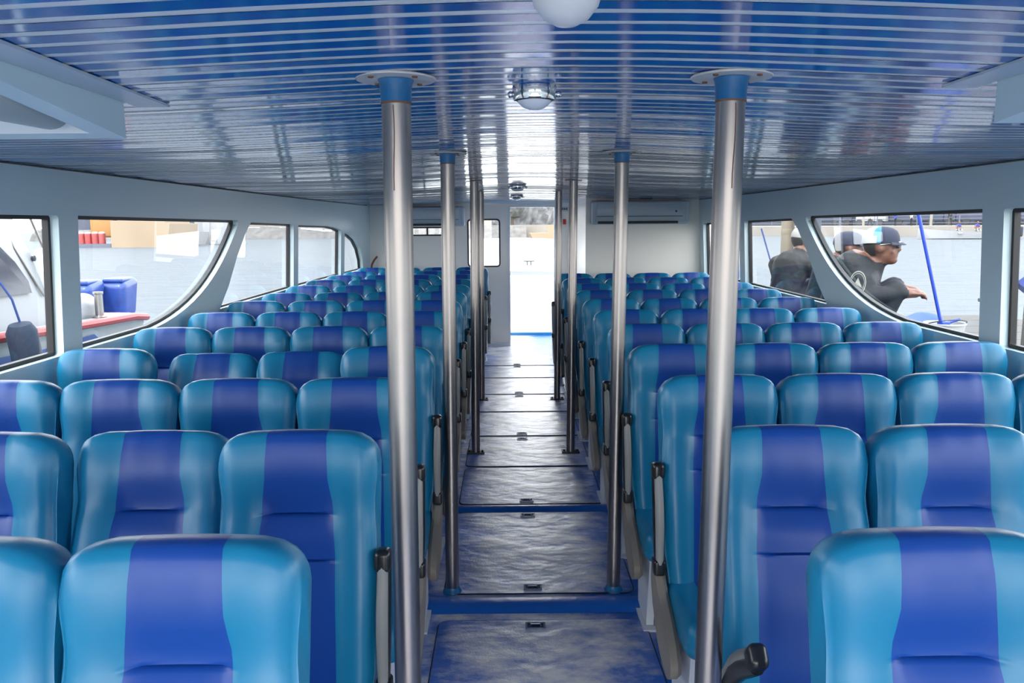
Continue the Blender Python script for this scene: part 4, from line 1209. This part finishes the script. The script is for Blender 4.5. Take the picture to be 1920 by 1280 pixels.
b = B(); b.prism([(-2.2, 1.4), (1.9, 1.3), (1.8, 3.6), (-2.0, 3.8)], lambda p: (p[0], .4, p[1]), lambda p: (p[0], 2.3, p[1])); cb = obj('cabin', b, 'hull', t, smooth=0)
b = B(); b.prism([(-.6, 1.55), (1.3, 1.5), (1.0, 2.4), (.3, 2.7), (-.2, 2.2)], lambda p: (p[0], .36, p[1]), lambda p: (p[0], .40, p[1])); obj('windscreen', b, 'pilegrey', cb, smooth=0)
t = thing('dinghy_tender', 'small white boat stern with pale engine beside the added white boat shape', 'boat', (-28.9, 80, -.1))
b = B(); b.rbox((0, 0, 1.3), (.55, 1.2, 1.35), .25, 3, 2); obj('hull', b, 'hull', t)
b = B(); b.rbox((0, -1.25, .75), (.3, .12, .35), .08, 2, 1); obj('engine', b, 'tan', t)
# stone breakwater
b = B(); rows = []
for k in range(44):
    x = -64+k*1.55; y = 112-.06*abs(x+20)
    rows.append([(x, y-2.5, -.4), (x, y-1.4+rnd.uniform(-.3, .3), .7+rnd.uniform(-.2, .2)), (x, y-.3, 1.5+rnd.uniform(-.15, .15)), (x, y+1, 1.55), (x, y+3, 1.5), (x, y+3.5, -.4)])
b.grid(rows)
tag(obj('breakwater', b, 'stone', smooth=0), 'long grey stone breakwater across the water beyond the narrow panes', 'breakwater')
t = thing('parapet', 'pale parapet running along the top of the stone breakwater', 'parapet', (0, 0, 0))
b = B()
for q in (1.9, 2.3): b.grid([[(-62+k*4.6, 112-.06*abs(-62+k*4.6+20)+q, z) for k in range(14)] for z in (1.56, 2.35)])
obj('wall_face', b, 'quay', t, smooth=0)
# harbour workboat at far left
t = thing('workboat', 'grey and white workboat far behind the motorboat', 'boat', (-52, 74, -.1))
b = B(); b.prism([(-4, 0), (3.4, 0), (4.2, 1.6), (-4.4, 1.4)], lambda p: (p[0], 0, p[1]), lambda p: (p[0], 3, p[1])); obj('hull', b, 'pilegrey', t, smooth=0)
b = B(); b.box((-1, 1.5, 2.4), (2.2, 1.1, 1.0)); cb = obj('wheelhouse', b, 'hull', t, smooth=0)
b = B(); b.box((-1, .38, 2.7), (1.8, .03, .35)); obj('window_row', b, 'smoke', cb)
# trees and shore beyond the bow and behind both quays
def tree(x, y, h, r, label):
    t = thing('tree', label, 'tree', (x, y, 1.0), 0, 'hazy trees on the far shore')
    b = B(); b.tube([(0, 0, 0), (0, 0, h*.55)], [.25, .15], 7); obj('trunk', b, 'bark', t)
    b = B()
    for k in range(14):
        a = rnd.uniform(0, 2*PI); q = rnd.uniform(0, .75)*r
        b.blob((q*math.cos(a), q*math.sin(a), h*.35+rnd.uniform(0, .6)*h), r*rnd.uniform(.32, .5), 2, .16)
    obj('foliage', b, 'leaf', t, smooth=0)
TL = [(-7.4, 118.6, 7.5, 3.0, 'hazy tree seen through the pane beside the doorway'), (.8, 118.6, 8.5, 3.6, 'hazy tree at the middle of the open doorway'), (12.2, 119.5, 7.5, 3.0, 'hazy tree beside the pale columns in the doorway'),
      (-26, 122, 7, 4.5, 'hazy tree behind the stone breakwater, beyond the second small pane'), (-38, 124, 7.5, 5, 'hazy tree behind the breakwater, beyond the sloping pillar')]
for a in TL: tree(*a)
for x, lab in ((7.4, 'pale column of the shore building seen in the doorway, beside the tree'), (8.3, 'pale column of the shore building in the doorway, by the jamb')):
    b = B(); b.lathe([(.42, 0), (.42, .3), (.30, .5), (.27, 8.5), (.42, 8.8)], n=14)
    tag(obj('shore_post', b, 'quay', loc=(x, 117, 1.6)), lab, 'column', 'pale columns on the far shore')
b = B(); b.box((0, 116, .5), (24, 2, 1.1)); struct(obj('shore', b, 'quay', smooth=0))
b = B(); rows = []
for k in range(64):
    x = -22+k*.5
    rows.append([(x, 124.2, 1.0)]+[(x, 124.2+rnd.uniform(-.4, .4)+.3*q, 1.0+1.0*q+rnd.uniform(-.4, .4)) for q in range(1, 5)]+[(x, 126.2, 5.2+rnd.uniform(-.7, .7)), (x, 127, 1.0)])
b.grid(rows)
tag(obj('hedge', b, mat('hazy_hedge', (.14, .142, .145, 1), .9, vary=.4, vscale=.9), smooth=0), 'hazy grey hedge across the water seen through the open doorway', 'hedge')
t = thing('skiff', 'small beige boat on the water seen over the foredeck', 'boat', (5.6, 92, -.1), .1)
b = B(); b.prism([(-2.6, 0), (2.4, 0), (3.0, .9), (-3.0, .8)], lambda p: (p[0], 0, p[1]), lambda p: (p[0], 1.6, p[1])); obj('hull', b, 'tan', t, smooth=0)
b = B(); b.box((.4, .8, 1.2), (1.1, .6, .5)); obj('cabin', b, 'tan', t, smooth=0)
#OUT_END
# ------------------------------------------------------------------ light
w = bpy.data.worlds.new('sky'); S.world = w; w.use_nodes = True
nt = w.node_tree; bg = nt.nodes['Background']
tc = nt.nodes.new('ShaderNodeTexCoord'); sp = nt.nodes.new('ShaderNodeSeparateXYZ'); rp = nt.nodes.new('ShaderNodeValToRGB')
nt.links.new(tc.outputs['Generated'], sp.inputs[0]); nt.links.new(sp.outputs['Z'], rp.inputs[0]); nt.links.new(rp.outputs[0], bg.inputs[0])
rp.color_ramp.elements[0].position = 0; rp.color_ramp.elements[0].color = (1, .985, .96, 1)
rp.color_ramp.elements[1].position = .8; rp.color_ramp.elements[1].color = (.80, .87, .95, 1)
bg.inputs[1].default_value = 6.0
sun = bpy.data.lights.new('sun', 'SUN'); sun.energy = 3.0; sun.angle = math.radians(6); sun.color = (1, .95, .88)
so = bpy.data.objects.new('sun', sun); C.objects.link(so)
so.rotation_euler = Vector((.25, .55, -1.0)).to_track_quat('-Z', 'Y').to_euler()
S.view_settings.view_transform = 'Standard'; S.view_settings.look = 'None'; S.view_settings.gamma = 1; S.view_settings.use_curve_mapping = False
S.view_settings.exposure = 0.2
S.cycles.max_bounces = 10; S.cycles.diffuse_bounces = 6; S.cycles.glossy_bounces = 5; S.cycles.transparent_max_bounces = 16
S.cycles.use_denoising = True
S.cycles.sample_clamp_indirect = 6
